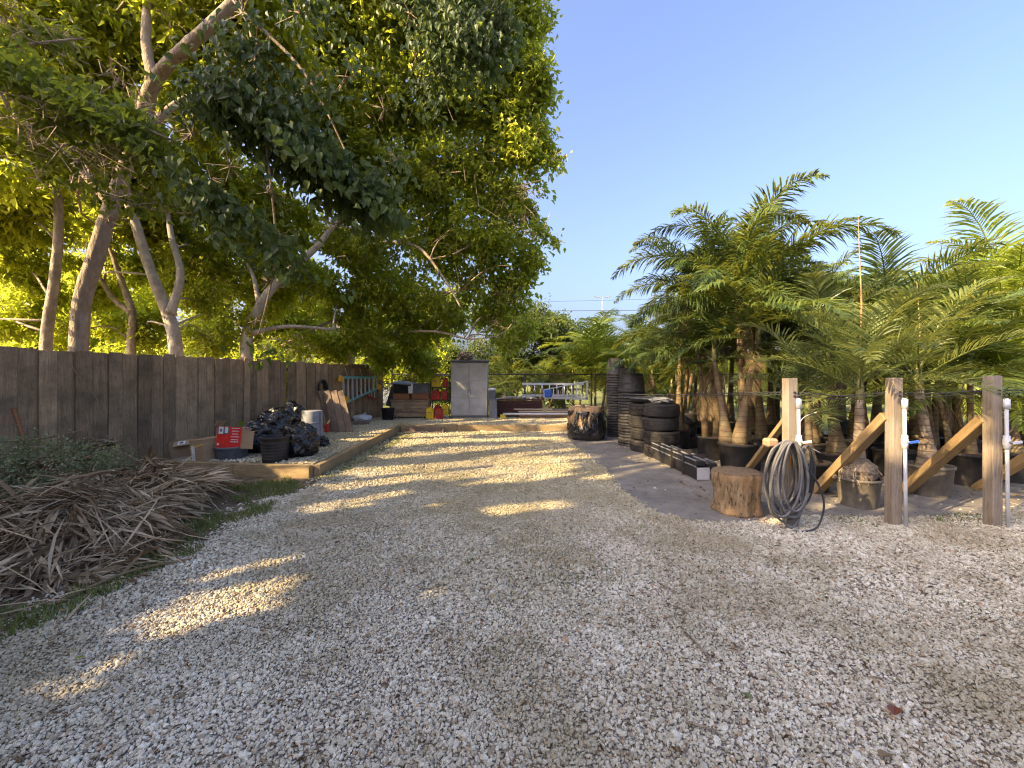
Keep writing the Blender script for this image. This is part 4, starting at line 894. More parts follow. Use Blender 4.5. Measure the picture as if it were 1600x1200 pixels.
# ------------------------------------------------------------ posts, braces, water pipes, hoses
PX = [(2.665, 3.93), (3.655, 3.93), (4.575, 3.90)]
wh = ['left wooden post behind the hanging hose', 'middle wooden post', 'right wooden post']
for i, (x, y) in enumerate(PX):
    t = empty('wooden_post', (x, y, 0), [f'square wooden post draped with the grey hose coil', 'square wooden post with a white pipe, between two others', 'square wooden post with a white pipe, nearest the right edge'][i], 'post', 'square posts at the nursery edge')
    t.rotation_euler = (R(rng.normal(0, .4)), R(rng.normal(0, .4)), R((2, 0, -1)[i])); H = (1.405, 1.41, 1.43)[i]
    MB().box((0, 0, H/2-.03), (.092, .092, H+.06), ch=.004).build('post_body', M['post'], t)
    for z in (H-.135, H-.17): 
        b = MB().lathe([(0, 0), (.012, 0), (.012, .008), (0, .010)], 10); b.v[-1] = b.v[-1][:, [0, 2, 1]]*[1, -1, 1]; o = b.build('bolt', M['darkmetal'], t); o.location = (.012, -.047, z)
    # brace
    if True:
        bx, by = [(2.72, 4.95), (3.70, 5.02), (4.78, 5.02)][i]; a = np.array([x, y+.055, (1.0, 1.04, 1.02)[i]]); b = np.array([bx-.10 if i == 0 else bx, by, .0])
        dv = b-a; L = np.linalg.norm(dv); q = Vector(dv).to_track_quat('X', 'Z').to_matrix().to_4x4()
        o = MB().box((L/2, 0, 0), (L, (.075, .10, .10)[i], (.04, .09, .09)[i]), ch=.005).build('wooden_brace', M['brace']); o.matrix_world = Matrix.Translation(Vector(a)) @ q
        tag(o, ['slim slanting wooden brace running down behind the cut log', 'thick slanting brace running down from the middle post', 'thick slanting brace running down from the right post'][i], 'brace', 'slanting braces behind the posts')
    # riser pipe
    r = empty('water_pipe', (x+(.035, .042, .045)[i], y-.075, 0), ['white plastic water pipe with tap on the hose post', 'white plastic water pipe with blue tap on the middle post', 'white plastic water pipe with pale tap on the right post'][i], 'pipe', 'water pipes on the posts')
    MB().tube([(0, -.01, -.02), (.0, -.004, .6), (-.004, .0, 1.22)], .0145, 14).build('pipe', M['pvc'], r, True)
    MB().lathe([(.0165, 1.12), (.024, 1.12), (.024, 1.21), (.0165, 1.21)], 16).build('coupling', M['pvc'], r, True)
    MB().lathe([(.0165, .745), (.024, .745), (.024, .775), (.028, .78), (.028, .835), (.024, .84), (.024, .87), (.0165, .87)], 16).build('valve', M['pvc'], r, True)
    MB().tube([(0, -.02, .81), (0, -.045, .81)], .011, 10).build('spout', M['grey'], r, True)
    MB().box((.045, -.045, .812), (.085, .014, .024), (0, R(-8), 0), ch=.005).build('tap_handle', M['blue'] if i == 1 else M['pvc'], r)
    MB().lathe([(0, .0), (.009, .0), (.011, .03), (0, .03)], 10, c=(-.006, .0, 1.22)).build('pipe_cap', M['darkmetal'], r, True)
# fourth brace at the right edge
a = np.array([5.62, 4.0, 1.0]); b = np.array([5.9, 5.2, 0.0]); dv = b-a; L = float(np.linalg.norm(dv)); o = MB().box((L/2, 0, 0), (L, .10, .09), ch=.005).build('wooden_brace', M['brace']); o.matrix_world = Matrix.Translation(Vector(a)) @ Vector(dv).to_track_quat('X', 'Z').to_matrix().to_4x4(); tag(o, 'thick slanting brace cut off by the right edge of the picture', 'brace', 'slanting braces behind the posts')
# wires strung along the posts
wp = [(1.6, 6.9, 1.13), (2.1, 5.6, 1.19), (2.66, 3.985, 1.265), (3.15, 3.985, 1.235), (3.65, 3.985, 1.27), (4.1, 3.985, 1.25), (4.57, 3.96, 1.29), (5.6, 3.95, 1.30), (8, 3.95, 1.3)]
for j, dz in enumerate((0, -.025)):
    o = MB().tube(smooth_path([(x, y+.01*j, z+dz+.008*math.sin(x*5+j)) for x, y, z in wp], 6), .006 if j == 0 else .004, 6).build('drip_line', M['hose_dark'], None, True); tag(o, ['thick dark drip line strung behind the posts', 'thin dark wire just under the drip line behind the posts'][j], 'line')
def coil(name, label, mat, cx, cy, ztop, rx, H, n, r, jx=.05, seed=0, yoff=0):
    g_ = np.random.default_rng(seed); P = []; ph = 0
    for k in range(n):
        a = np.linspace(0, 2*math.pi, 44, endpoint=False); rxx = rx*(1+g_.uniform(-.28, .15)); hh = H*(1+g_.uniform(-.26, .03)); dx = g_.normal(0, jx*.5); dy = (k-n/2)*r*1.5+g_.normal(0, .006)
        sk = g_.normal(0, .04)
        for t in a: 
            zz = ztop-hh/2+math.cos(t)*hh/2; w = math.sin(t)*rxx*(1-.30*max(0, math.cos(t))); P.append((k*2*math.pi+t, cx+dx+w+sk*(zz-ztop), cy+yoff+dy*(.3+.7*abs(math.sin(t/2)))-.03*math.cos(t), zz))
    P = np.array(P); Q = P[:, 1:]; Ks = np.ones(9)/9; Q = np.stack([np.convolve(np.pad(Q[:, i], 4, mode='edge'), Ks, 'valid') for i in range(3)], 1); Q[:, 2] = np.maximum(Q[:, 2], r+.005)
    t = empty(name, (cx, cy, 0), label, 'hose'); MB().tube(Q-np.array([cx, cy, 0]), r, 8).build('hose_loops', mat, t, True); return t
hc = coil('garden_hose', 'thick grey garden hose looped on the left post', M['hose'], 2.555, 3.80, .845, .168, .83, 13, .0105, seed=3)
MB().box((-.12, .06, .80), (.11, .10, .08), ch=.02).build('hose_hook', M['card'], hc)
coil('rubber_hose', 'thin black hose hanging right of the grey coil', M['hose_dark'], 2.76, 3.84, .80, .08, .62, 6, .008, seed=5)
coil('orange_hose', 'short orange hose loop hanging behind the grey coil', M['hose_orange'], 2.76, 3.89, .80, .06, .40, 2, .009, seed=6)
o = MB().tube(smooth_path([(2.66, 3.75, .62), (2.75, 3.72, .5), (2.84, 3.73, .28), (2.80, 3.73, .08), (2.70, 3.72, .02), (2.55, 3.72, .015)], 8), .009, 8).build('hose_end', M['hose_dark'], None, True); tag(o, 'loose end of dark hose trailing to the ground below the coil', 'hose')
o = MB().tube(smooth_path([(3.5, 4.7, 1.02), (3.34, 4.7, .95), (3.28, 4.7, .80), (3.36, 4.7, .66), (3.55, 4.72, .55)], 8), .0045, 5).build('drip_tube', M['pvc'], None, True); tag(o, 'thin white drip tube curving between the left and middle posts', 'tube')
#__PART3__
# ------------------------------------------------------------ palms
frond_cache = {}
def frond_mesh(kind, elev, seed, L=2.0):
    key = (kind, elev, seed)
    if key in frond_cache: return frond_cache[key]
    g = np.random.default_rng(seed*17+int(elev)+500); n = {'feather': 44, 'fox': 56, 'stiff': 38, 'dry': 44}[kind]
    arch = R({'feather': 98, 'fox': 118, 'stiff': 88, 'dry': 50}[kind]+g.uniform(-15, 15)); s = np.linspace(0, 1, 15); th = R(elev)-arch*s**1.7*(.55+.45*max(elev, 0)/80 if kind != 'dry' else 1)
    ds = L/14; x = np.concatenate([[0], np.cumsum(np.cos(th[:-1])*ds)]); z = np.concatenate([[0], np.cumsum(np.sin(th[:-1])*ds)]); y = np.cumsum(g.normal(0, .006, 15)); R_ = np.stack([x, y, z], 1)
    mb = MB(); mb.tube(R_, np.linspace(.016, .003, 15), 4, cap=False); nr = mb.n
    ss = np.linspace(.16, 1.0, n); P = []; D = []; N = []; LL = []; tt = []
    for si in ss:
        p = np.array([np.interp(si, s, R_[:, i]) for i in range(3)]); a = np.interp(si, s, th); T = np.array([math.cos(a), 0, math.sin(a)]); U = np.array([-math.sin(a), 0, math.cos(a)])
        ll = L*.30*(math.sin(math.pi*min(1, .18+si*.80))**.6)*(1-.25*si)
        for sd in (-1, 1):
            for rep in range(2 if kind == 'fox' else 1):
                vee = {'feather': .35, 'fox': g.uniform(-.9, .9), 'stiff': .55, 'dry': -.5}[kind]
                d = unit(T*(.45+.7*si)+np.array([0, sd, 0])*.9+U*vee+g.normal(0, .09, 3)); l_ = ll*g.uniform(.85, 1.1)*(.75 if kind == 'fox' else 1)
                w = {'feather': .030, 'fox': .024, 'stiff': .027, 'dry': .014}[kind]; droop = {'feather': .42, 'fox': .34, 'stiff': .26, 'dry': .6}[kind]*g.uniform(.6, 1.4)
                m1 = p+d*l_*.38; d2 = unit(d+np.array([0, 0, -droop])); m2 = m1+d2*l_*.34; d3 = unit(d2+np.array([0, 0, -droop*1.3])); tip = m2+d3*l_*.30
                side = unit(np.cross(d, U+g.normal(0, .25, 3)))*w/2
                b = len(P); P += [p-side*.3, p+side*.3, m1-side, m1+side, m2-side*.75, m2+side*.75, tip]; tt += [float(np.clip(g.normal(.45, .18), 0, 1))]*7
                N += [(b, b+1, b+3, b+2), (b+2, b+3, b+5, b+4), (b+4, b+5, b+6)]
    mb.add(P, N, np.array(tt)); frond_cache[key] = None
    mats = {'feather': M['palm'], 'fox': M['palm'], 'stiff': M['palm_grey'], 'dry': M['palm_dry']}
    me = mb.build('frond', mats[kind], data_only=True); frond_cache[key] = me; return me
mcopies = {}
def frond_mat(me, mat):
    k = (me.name, mat.name)
    if k not in mcopies: m2 = me.copy(); m2.materials[0] = mat; mcopies[k] = m2
    return mcopies[k]
pot_cache = {}
def potted_palm(loc, label, group, pr=.24, ph=.36, trunks=((0, 0, 1.2, 0, 0),), tr=.07, nf=11, fl=1.6, kind='feather', mat=None, potmat='blackpot', tmat='ptrunk', bulge=1.0, spear=0.0, seed=0, dry=1, ribs=0, potless=False, spread=1.0, roots=False, name='potted_palm', cat='potted palm', reach=(5, 78)):
    tr *= .72; nf = int(nf*1.5); pr *= .93
    g = np.random.default_rng(seed+100); t = empty(name, loc, label, cat, group)
    if not potless:
        key = (potmat,); 
        if key not in pot_cache: o = pot(M[potmat], .24, .36, 30, parent=t); pot_cache[key] = o.data
        else: o = place(pot_cache[key], 'pot', t)
        o.scale = (pr/.24, pr/.24, ph/.36); o.rotation_euler = (0, 0, g.uniform(0, 6))
        MB().lathe([(pr*.95, ph*.90), (pr*.5, ph*.93+.01), (0, ph*.95+.01)][::-1], 18).build('soil', M['soil'], t, True)
    base = 0 if potless else ph*.92
    for (ox, oy, th_, lx, ly) in trunks:
        z = np.linspace(0, 1, 14); P = np.stack([ox+lx*z**1.2, oy+ly*z**1.2, base-.03+z*(th_-base)], 1)
        rad = tr*(1+bulge*np.exp(-(z*4.2)**2)*1.0)*(1-.35*z)*(1+.06*np.sin(z*40))
        MB().tube(P, rad, 12, wob=.04).build('trunk', M[tmat], t, True); top = P[-1]
        # boot of old leaf bases and crown shaft
        MB().tube([top-np.array([0, 0, .08]), top+np.array([0, 0, .12]), top+np.array([lx*.05, ly*.05, .34])], [tr*.72, tr*.62, tr*.2], 8).build('crown_shaft', M['rachis'], t, True)
        m_ = nf if len(trunks) == 1 else max(6, int(nf*.7)); ph0 = g.uniform(0, 6.28)
        for i in range(m_):
            f = (i+.5)/m_; el = [80, 70, 58, 42, 24, 0][min(5, int(f*6))]
            el = max(min(el, reach[1]), reach[0])
            me = frond_mesh(kind, el, int(g.integers(0, 5)))
            if mat: me = frond_mat(me, M[mat])
            sc = fl/2.0*g.uniform(.85, 1.12)*(1.0-.12*f)
            place(me, 'frond', t, top+np.array([0, 0, .22-.22*f]), (g.normal(0, .06), g.normal(0, .07), ph0+i*2.399), sc)
        for i in range(dry): place(frond_mesh('dry', -35, int(g.integers(0, 3))), 'dead_frond', t, top, (g.normal(0, .1), R(18), g.uniform(0, 6.28)), fl/2.0*.55)
        if spear: MB().tube([top+np.array([0, 0, .1]), top+np.array([.02, 0, .1+spear*.5]), top+np.array([-.02, 0, .1+spear])], [.013, .010, .002], 6).build('spear_leaf', M['frond_spear'], t, True)
    if roots:
        rb = MB(); V, F = crumple(.17, (1, 1, .9), seed, .25, 3.2); rb.add(V+np.array([0, 0, base-.02]), F)
        for k in range(46):
            a = g.uniform(0, 6.28); r0 = g.uniform(.05, .13); rb.tube([(math.cos(a)*r0, math.sin(a)*r0, base+.16), (math.cos(a)*(r0+.07), math.sin(a)*(r0+.07), base+.08), (math.cos(a+.3)*(r0+.10), math.sin(a+.3)*(r0+.10), base-.02)], [.006, .005, .003], 4)
        rb.build('root_ball', M['bark'], t)
    return t
GP = 'potted palms in the nursery block'
def pp(px, Y, label, **k):
    return potted_palm(((px-800)/FPX*Y, Y, .009), label, k.pop('group', GP), **k)
# front row
pp(1341, 4.52, 'potted bottle palm with exposed root ball between left and middle posts', pr=.215, ph=.31, potmat='greypot', trunks=((0, 0, 1.18, .06, .05),), tr=.085, bulge=.75, fl=1.35, nf=9, kind='stiff', tmat='ptrunk_grey', seed=1, spear=1.95, roots=True, dry=0, reach=(14, 70), mat='palm_sun_tint')
pp(1452, 4.95, 'potted palm with pale swollen trunk in a dusty light pot, right of the middle post', pr=.235, ph=.36, potmat='greypot', trunks=((0, 0, 1.30, -.08, .05),), tr=.095, bulge=.95, fl=1.4, nf=9, kind='stiff', tmat='ptrunk_grey', seed=2, dry=0, spear=1.2, reach=(14, 70), mat='palm_sun_tint')
pp(1517, 5.45, 'palm in the wide black tub left of the right post', pr=.34, ph=.42, trunks=((0, 0, 1.45, .1, .1), (-.14, .1, 1.2, -.1, .1)), tr=.06, bulge=.6, fl=1.7, nf=11, kind='feather', seed=3)
pp(1152, 6.12, 'potted palm with green leaning swollen trunk behind the cut log', pr=.275, ph=.44, trunks=((.02, 0, 2.0, .32, .05), (-.10, .1, 1.7, -.05, .3)), tr=.085, bulge=.9, fl=1.9, nf=11, kind='feather', seed=4, dry=3)
pp(1112, 7.15, 'tall three-stemmed palm in a black pot, nearest the tyres', pr=.27, ph=.40, trunks=((-.10, 0, 2.95, -.20, .1), (.08, .02, 2.2, .10, .2), (.0, .1, 2.6, .35, .3)), tr=.055, bulge=.7, fl=1.6, nf=11, kind='fox', seed=5, dry=2, reach=(28, 80))
pp(1163, 6.35, 'tallest potted palm, its upright crown rising above all the others', pr=.27, ph=.40, trunks=((0, 0, 2.7, -.05, .1),), tr=.08, bulge=.9, fl=2.1, nf=12, kind='fox', seed=6, dry=2)
pp(1265, 5.15, 'low palm in a black pot directly behind the left post', pr=.24, ph=.36, trunks=((0, 0, .95, .05, .1),), tr=.075, bulge=.9, fl=1.35, nf=9, kind='stiff', seed=7, dry=1)
pp(1308, 5.75, 'potted palm with brown flared trunk just left of the bottle palm', pr=.27, ph=.36, trunks=((0, 0, 1.55, -.05, .1),), tr=.095, bulge=1.0, fl=1.6, nf=10, kind='stiff', seed=8, dry=2)
pp(1398, 5.9, 'potted palm half hidden behind the middle post', pr=.27, ph=.38, trunks=((0, 0, 1.75, .08, .1),), tr=.08, bulge=.9, fl=1.8, nf=11, kind='stiff', mat='palm', seed=9, dry=1, spear=1.2)
pp(1585, 5.6, 'potted palm with low spreading fronds right of the right post', pr=.27, ph=.40, trunks=((0, 0, 1.1, .1, .1),), tr=.08, bulge=.9, fl=1.9, nf=12, kind='feather', mat='palm_yellow', seed=10, dry=1)
pp(1560, 7.2, 'bright yellow-green palm towering at the right edge', pr=.3, ph=.42, trunks=((0, 0, 2.5, .2, .1), (.2, .1, 2.1, .4, .1)), tr=.07, bulge=.8, fl=2.3, nf=12, kind='feather', mat='palm_yellow', seed=11, dry=0)
# rows behind
rows = [(1060, 8.2, 2.0, 'fox', 'multi-stemmed palm right behind the front tyre stack'), (1100, 8.8, 2.4, 'fox', 'bushy palm behind the three-stemmed palm'), (1175, 7.8, 2.5, 'feather', 'dark palm with hanging dead fronds behind the leaning trunk'),
        (1205, 8.9, 2.3, 'feather', 'palm between the leaning trunk and the left post, further back'), (1278, 7.3, 2.3, 'feather', 'palm with tall crown right of the tallest palm'), (1255, 8.6, 2.8, 'fox', 'palm whose crown shows just right of the tallest palm top'),
        (1335, 7.2, 2.1, 'feather', 'palm behind the bottle palm with dark upright fronds'), (1370, 8.4, 2.4, 'stiff', 'palm with grey-green crown between bottle palm and middle post'), (1430, 7.0, 2.0, 'feather', 'palm behind the pale swollen trunk with upright dark fronds'),
        (1475, 8.0, 2.3, 'stiff', 'grey-green palm far behind the wide black tub'), (1500, 6.7, 1.8, 'stiff', 'palm with bluish crown behind the wide black tub'), (1545, 9.2, 2.6, 'feather', 'dark palm in the last row behind the right post'),
        (1610, 6.8, 2.2, 'feather', 'yellowish palm at the very edge beyond the last brace'), (1620, 8.6, 2.6, 'feather', 'rear palm behind the yellowish palm at the right edge'), (1140, 9.9, 2.4, 'fox', 'rearmost palm left of the leaning trunk'),
        (1310, 9.9, 2.7, 'feather', 'rearmost palm between left and middle posts'), (1410, 10.2, 2.6, 'feather', 'rearmost palm behind the middle post'), (1085, 10.6, 2.3, 'feather', 'rearmost palm behind the tyre stacks'), (1030, 9.7, 1.5, 'feather', 'short leafy palm behind the pot stacks'), (1070, 9.3, 2.1, 'fox', 'dense palm filling in just behind the wide pot stack'), (1350, 6.6, 1.9, 'feather', 'dark palm standing close behind the bottle palm'), (1450, 6.2, 1.9, 'feather', 'dark palm standing close behind the pale swollen trunk'), (1270, 6.6, 1.8, 'feather', 'palm close behind the left post with drooping fronds'), (1190, 7.0, 2.3, 'fox', 'palm with reddish dead fronds between the leaning trunk and the tallest palm')]
for i, (px, Y, th_, kd, lb) in enumerate(rows):
    two = i % 3 == 0; tks = ((0, 0, th_, rng.uniform(-.15, .15), .1),)+(((.12, .08, th_*.8, .25, .1),) if two else ())
    pp(px, Y, lb, pr=rng.uniform(.23, .29), ph=rng.uniform(.34, .42), trunks=tks, tr=rng.uniform(.065, .09), bulge=rng.uniform(.6, 1.0), fl=rng.uniform(1.35, 1.7), nf=11, kind=kd, seed=30+i, dry=1+int(i % 4), mat='palm_yellow' if i in (12, 13, 5) else None)
# small palms at the back, beyond the fences
GB = 'palms growing behind the back fence'
for i, (px, Y, th_, fl, mt, lb) in enumerate([(930, 15.0, 1.8, 2.7, 'palm_yellow', 'bright green feather palm behind the fence, left of the pot stacks'), (978, 14.2, 1.4, 2.0, 'palm_yellow', 'low yellow-green palm behind the pot stacks'), (895, 16.5, 1.6, 2.1, 'palm', 'darker feather palm behind the right end of the ladders'),
                                        (845, 15.2, .9, 1.7, 'palm', 'low palm right behind the extension ladder'), (1000, 17.0, 2.4, 2.3, 'palm', 'tall palm beyond the pot stacks'), (790, 16.0, 1.0, 1.6, 'palm', 'low palm just right of the cabinet behind the fence')]):
    potted_palm(((px-800)/FPX*Y, Y, 0), lb, GB, trunks=((0, 0, th_, 0, 0), (.25, .1, th_*.8, .2, 0)), tr=.07, bulge=.3, fl=fl, nf=13, kind='feather', mat=mt, potless=True, seed=70+i, dry=1, name='feather_palm', cat='palm')

# ------------------------------------------------------------ large trees on the left
def cl(px, py, Y, r, w=1.0): return (C(px, py, Y), r, w)
big = tree('leaning_tree', 'thick brown leaning tree behind the fence, its bough arching across the top left', [
    ([(-7.35, 6.95, 0), C(125, 500, 6.95), C(150, 400, 6.9), C(175, 320, 6.8), C(212, 220, 6.6), C(240, 130, 6.3), C(290, 75, 6.0), C(345, 25, 5.8), C(430, -70, 5.6)], .135, .07),
    ([C(240, 130, 6.3), C(228, 60, 6.4), C(235, -40, 6.6)], .08, .05), ([C(175, 320, 6.8), C(100, 240, 6.6), C(20, 180, 6.3)], .07, .035), ([C(212, 220, 6.6), C(300, 150, 7.0), C(400, 160, 7.4)], .07, .03)],
    [cl(x, y, Y, r) for x, y, Y, r in [(30, 60, 7.0, .9), (120, 40, 7.4, 1.0), (60, 150, 7.6, .8), (170, 130, 8.0, .8), (210, 30, 7.6, .9), (280, 10, 7.0, .8), (350, 70, 7.8, .9), (300, 170, 8.0, .8), (130, 220, 8.2, .8),
                                       (20, 260, 7.2, .8), (230, 330, 9.4, .8), (200, 80, 8.4, .9), (120, 0, 8.0, .9), (330, 110, 8.6, .8), (420, 150, 8.8, .8), (480, 30, 9.0, .9), (260, -20, 8.0, 1.0), (320, 300, 9.4, .8), (300, 380, 10.4, .7), (380, 330, 9.8, .8), (180, 300, 9.2, .8), (100, 320, 9.4, .7), (350, 200, 8.8, .9), (20, 190, 8.2, .8), (260, 110, 8.6, .8), (90, 100, 8.4, .8), (400, 0, 7.2, 1.0), (440, 90, 8.2, .9), (60, 330, 8.0, .7), (230, 250, 8.6, .7), (-60, 120, 6.6, .9), (-50, 300, 7.4, .8), (150, -60, 7.0, 1.1), (320, -80, 6.6, 1.1), (20, -50, 6.4, 1.0)]],
    M['bark'], M['leaf'], .175, 34, 1.75, shape='diamond', droop=.55)
leftbits = [('pale_trunk_tree', 'pale forked tree trunk behind the fence, whitish bark', [([G(275, 680)*[0, 0, 0]+np.array([-6.95, 8.6, 0]), C(275, 545, 8.6), C(262, 490, 8.6), C(238, 430, 8.5), C(212, 350, 8.4), C(196, 290, 8.3), C(205, 230, 8.2)], .135, .06), ([C(265, 490, 8.6), C(282, 430, 8.7), C(268, 370, 8.8), C(262, 330, 8.9)], .09, .04)], 'bark_pale',
             [(190, 350, 9.0, .6), (250, 330, 9.2, .6), (220, 240, 8.8, .7), (300, 400, 9.6, .6), (330, 470, 9.4, .5), (150, 450, 9.8, .55), (240, 520, 9.8, .5), (330, 530, 9.5, .5), (390, 510, 9.9, .5)]),
            ('grey_trunk_tree', 'slim grey-brown tree behind the fence, leftmost of the trunks', [([(-8.6, 7.6, 0), C(72, 540, 7.6), C(85, 440, 7.6), C(92, 350, 7.5), C(88, 270, 7.4)], .10, .055)], 'bark_grey',
             [(20, 400, 8.4, .6), (60, 460, 9.0, .5), (110, 380, 8.8, .6), (20, 500, 8.6, .5), (100, 520, 9.6, .45), (0, 340, 8.0, .6)]),
            ('forked_tree', 'small Y-shaped tree behind the fence between the brown and whitish trunks', [([(-8.6, 9.3, 0), C(205, 540, 9.3), C(207, 490, 9.3), C(190, 440, 9.3), C(170, 380, 9.2)], .10, .04), ([C(207, 490, 9.3), C(175, 465, 9.3), C(155, 430, 9.4)], .07, .03)], 'bark_grey',
             [(150, 360, 10, .6), (190, 420, 10.4, .5), (120, 460, 10.4, .5), (180, 510, 10.8, .5), (60, 540, 10.6, .45)]),
            ('branching_tree', 'pale branching tree leaning right above the fence middle', [([(-6.0, 9.6, 0), C(385, 540, 9.6), C(405, 480, 9.6), C(440, 435, 9.6), C(500, 380, 9.6), C(560, 300, 9.7)], .15, .05), ([C(395, 520, 9.6), C(450, 510, 9.8), C(520, 515, 10.2)], .06, .03), ([C(405, 480, 9.6), C(395, 430, 9.7), C(370, 380, 9.8)], .06, .03)], 'bark_pale',
             [(420, 420, 10.2, .6), (350, 430, 10.4, .55), (420, 470, 11.2, .7), (300, 440, 11.0, .7), (370, 380, 11.0, .7), (470, 430, 11.4, .7), (250, 400, 10.8, .6), (450, 350, 10.4, .8), (470, 540, 10.6, .5), (500, 450, 10.8, .6), (400, 300, 10.0, .8), (540, 480, 11.4, .6), (560, 380, 10.8, .8)])]
for nm, lb, tr_, bk, cls in leftbits:
    tree(nm, lb, tr_, [cl(*c) for c in cls], M[bk], M['leaf'], .14, 34, 1.9, group=None, droop=.4)
# the wide crown over the middle
mid = []
for px, py, Y, r in [(520, 60, 9.6, 1.1), (600, 20, 9.4, 1.2), (690, 40, 9.6, 1.1), (760, 60, 9.8, .9), (800, 110, 9.8, .7), (560, 160, 9.8, 1.1), (650, 150, 10.0, 1.2), (740, 150, 10.2, 1.1), (800, 190, 10.2, .8), (835, 215, 10.0, .45), (868, 244, 9.9, .28), (820, 235, 10, .5),
                     (520, 260, 10.0, 1.0), (600, 270, 10.4, 1.2), (690, 270, 10.4, 1.2), (770, 280, 10.6, 1.0), (822, 300, 10.4, .5), (470, 200, 9.8, 1.0), (560, 370, 10.6, 1.0), (650, 370, 10.8, 1.1), (740, 370, 10.8, 1.1), (800, 370, 10.8, .7), (848, 362, 10.6, .38), (866, 372, 10.5, .25),
                     (600, 450, 11.2, .9), (690, 450, 11.2, 1.0), (760, 450, 11.4, .8), (815, 420, 11, .5), (835, 405, 10.8, .35), (805, 470, 11.2, .42), (640, 520, 11.8, .7), (570, 520, 11.2, .6), (520, 540, 11.4, .5), (700, 500, 12, .6), (760, 495, 12, .5), (800, 535, 12.2, .35), (600, 560, 12.2, .5), (660, 570, 12.6, .5),
                     (830, 30, 9.6, .45), (835, 110, 9.7, .4), (640, -80, 9, 1.4), (760, -60, 9.2, 1.1), (520, -90, 9, 1.3), (430, 20, 9.4, 1.1), (815, 150, 10.0, .5), (845, 150, 10, .3), (780, 500, 11.6, .55), (820, 520, 12, .45), (800, 450, 11.2, .5), (640, 545, 12.6, .4), (690, 470, 12.0, .5), (790, 320, 10.6, .6), (820, 340, 10.6, .4)]:
    mid.append(cl(px, py, Y, r))
tree('spreading_tree', 'wide leafy tree spreading over the middle of the yard and against the blue sky', [
    ([(-5.9, 13.2, 0), C(548, 545, 12.9), C(550, 520, 12.4), C(555, 460, 11.8), C(590, 380, 11.2), C(640, 260, 10.8), C(660, 120, 10.2), C(650, -20, 9.6)], .22, .08), ([C(581, 525, 12.2), C(610, 490, 11.6), C(665, 462, 11.2), C(720, 455, 11)], .07, .025),
    ([C(582, 530, 12.2), C(620, 520, 11.6), C(680, 518, 11.2), C(730, 530, 10.9)], .055, .02), ([C(582, 532, 12.2), C(530, 500, 11.4), C(440, 540, 10.6)], .06, .03), ([C(590, 380, 11.2), C(650, 385, 10.4), C(690, 430, 10.2), C(720, 480, 10)], .05, .02), ([C(640, 260, 10.8), C(740, 240, 10.4), C(800, 230, 10.1)], .07, .03)],
    mid, M['bark_grey'], M['leaf_mid'], .155, 34, 1.75, droop=.45, sig=.13)
# dark large-leaved vines hanging near
def vine(label, clumps, n_single, llen, stems, seed, pend=.75):
    g0 = np.array(stems[0][0]); t = empty('hanging_vine', g0, label, 'vine', 'dark large-leaved vines hanging from the boughs'); sm = MB()
    for s in stems: sm.tube(smooth_path(s, 6)-g0, [.022*(1-.6*k) for k in np.linspace(0, 1, (len(s)-1)*6+1)], 6)
    Ps, Ds, Ns = [], [], []
    for c, r, w in clumps:
        nsub = int(75*w*(np.mean(r)/.4)**2); sub, P, d, ct = clump_points(c, r, nsub, 16, llen*1.0)
        # leaves hang in strings
        P[:, 2] -= rng.exponential(llen*1.4, len(P)); Ps.append(P); Ds.append(unit(rng.normal(size=P.shape)*.38+np.array([.05, -.1, -pend])+d*.25)); Ns.append(unit(d*.35+rng.normal(size=P.shape)*.3+np.array([.0, -.9, .35])))
        for sp in sub[:10]: sm.tube([np.array(c)-g0, (sp+np.array(c))/2-g0, sp-g0], [.008, .005, .002], 3, cap=False)
    P, D, N = np.concatenate(Ps), np.concatenate(Ds), np.concatenate(Ns); k = ~lit(P+D*.05, .0); P, D, N = P[k], D[k], N[k]
    sm.build('stem', M['bark'], t, True); dist = np.linalg.norm(P-np.array([0, 0, EYE]), axis=1); o = np.argsort(dist)
    vis = np.array([i for i in o if abs(P[i, 0]) < 1.2*P[i, 1] and P[i, 2]-EYE < .9*P[i, 1]][:n_single]); rest = np.setdiff1d(o, vis)
    bases = []
    for q in range(3):
        V, F, T = leaf_geo(np.zeros((1, 3)), np.array([[1., 0, 0]]), np.array([[0, 0, 1.]]), np.array([1.0]), np.array([.62+.06*q]), .18+.07*q, 'heart', np.array([.25+.25*q])); me = bpy.data.meshes.new('leaf'); me.from_pydata(V.tolist(), [], F.tolist()); a = me.attributes.new('tint', 'FLOAT', 'POINT'); a.data.foreach_set('value', T.astype(np.float32)); me.materials.append(M['leaf_dark']); bases.append(me)
    for i in vis:
        d = Vector(D[i]); s = d.cross(Vector(N[i])).normalized(); u = s.cross(d); mt = Matrix((d, -s, u)).transposed().to_4x4(); o_ = place(bases[int(rng.integers(3))], 'leaf', t); o_.matrix_basis = Matrix.Translation(Vector(P[i]-g0)) @ mt @ Matrix.Scale(float(llen*rng.uniform(.75, 1.2)), 4)
    V, F, T = leaf_geo(P[rest]-g0, D[rest], N[rest], llen*rng.uniform(.7, 1.2, len(rest)), llen*rng.uniform(.5, .7, len(rest)), .22, 'heart', np.clip(rng.normal(.45, .2, len(rest)), 0, 1))
    ob = tri_mesh('foliage', V, F, T, M['leaf_dark'], t); ob['kind'] = 'stuff'; return t
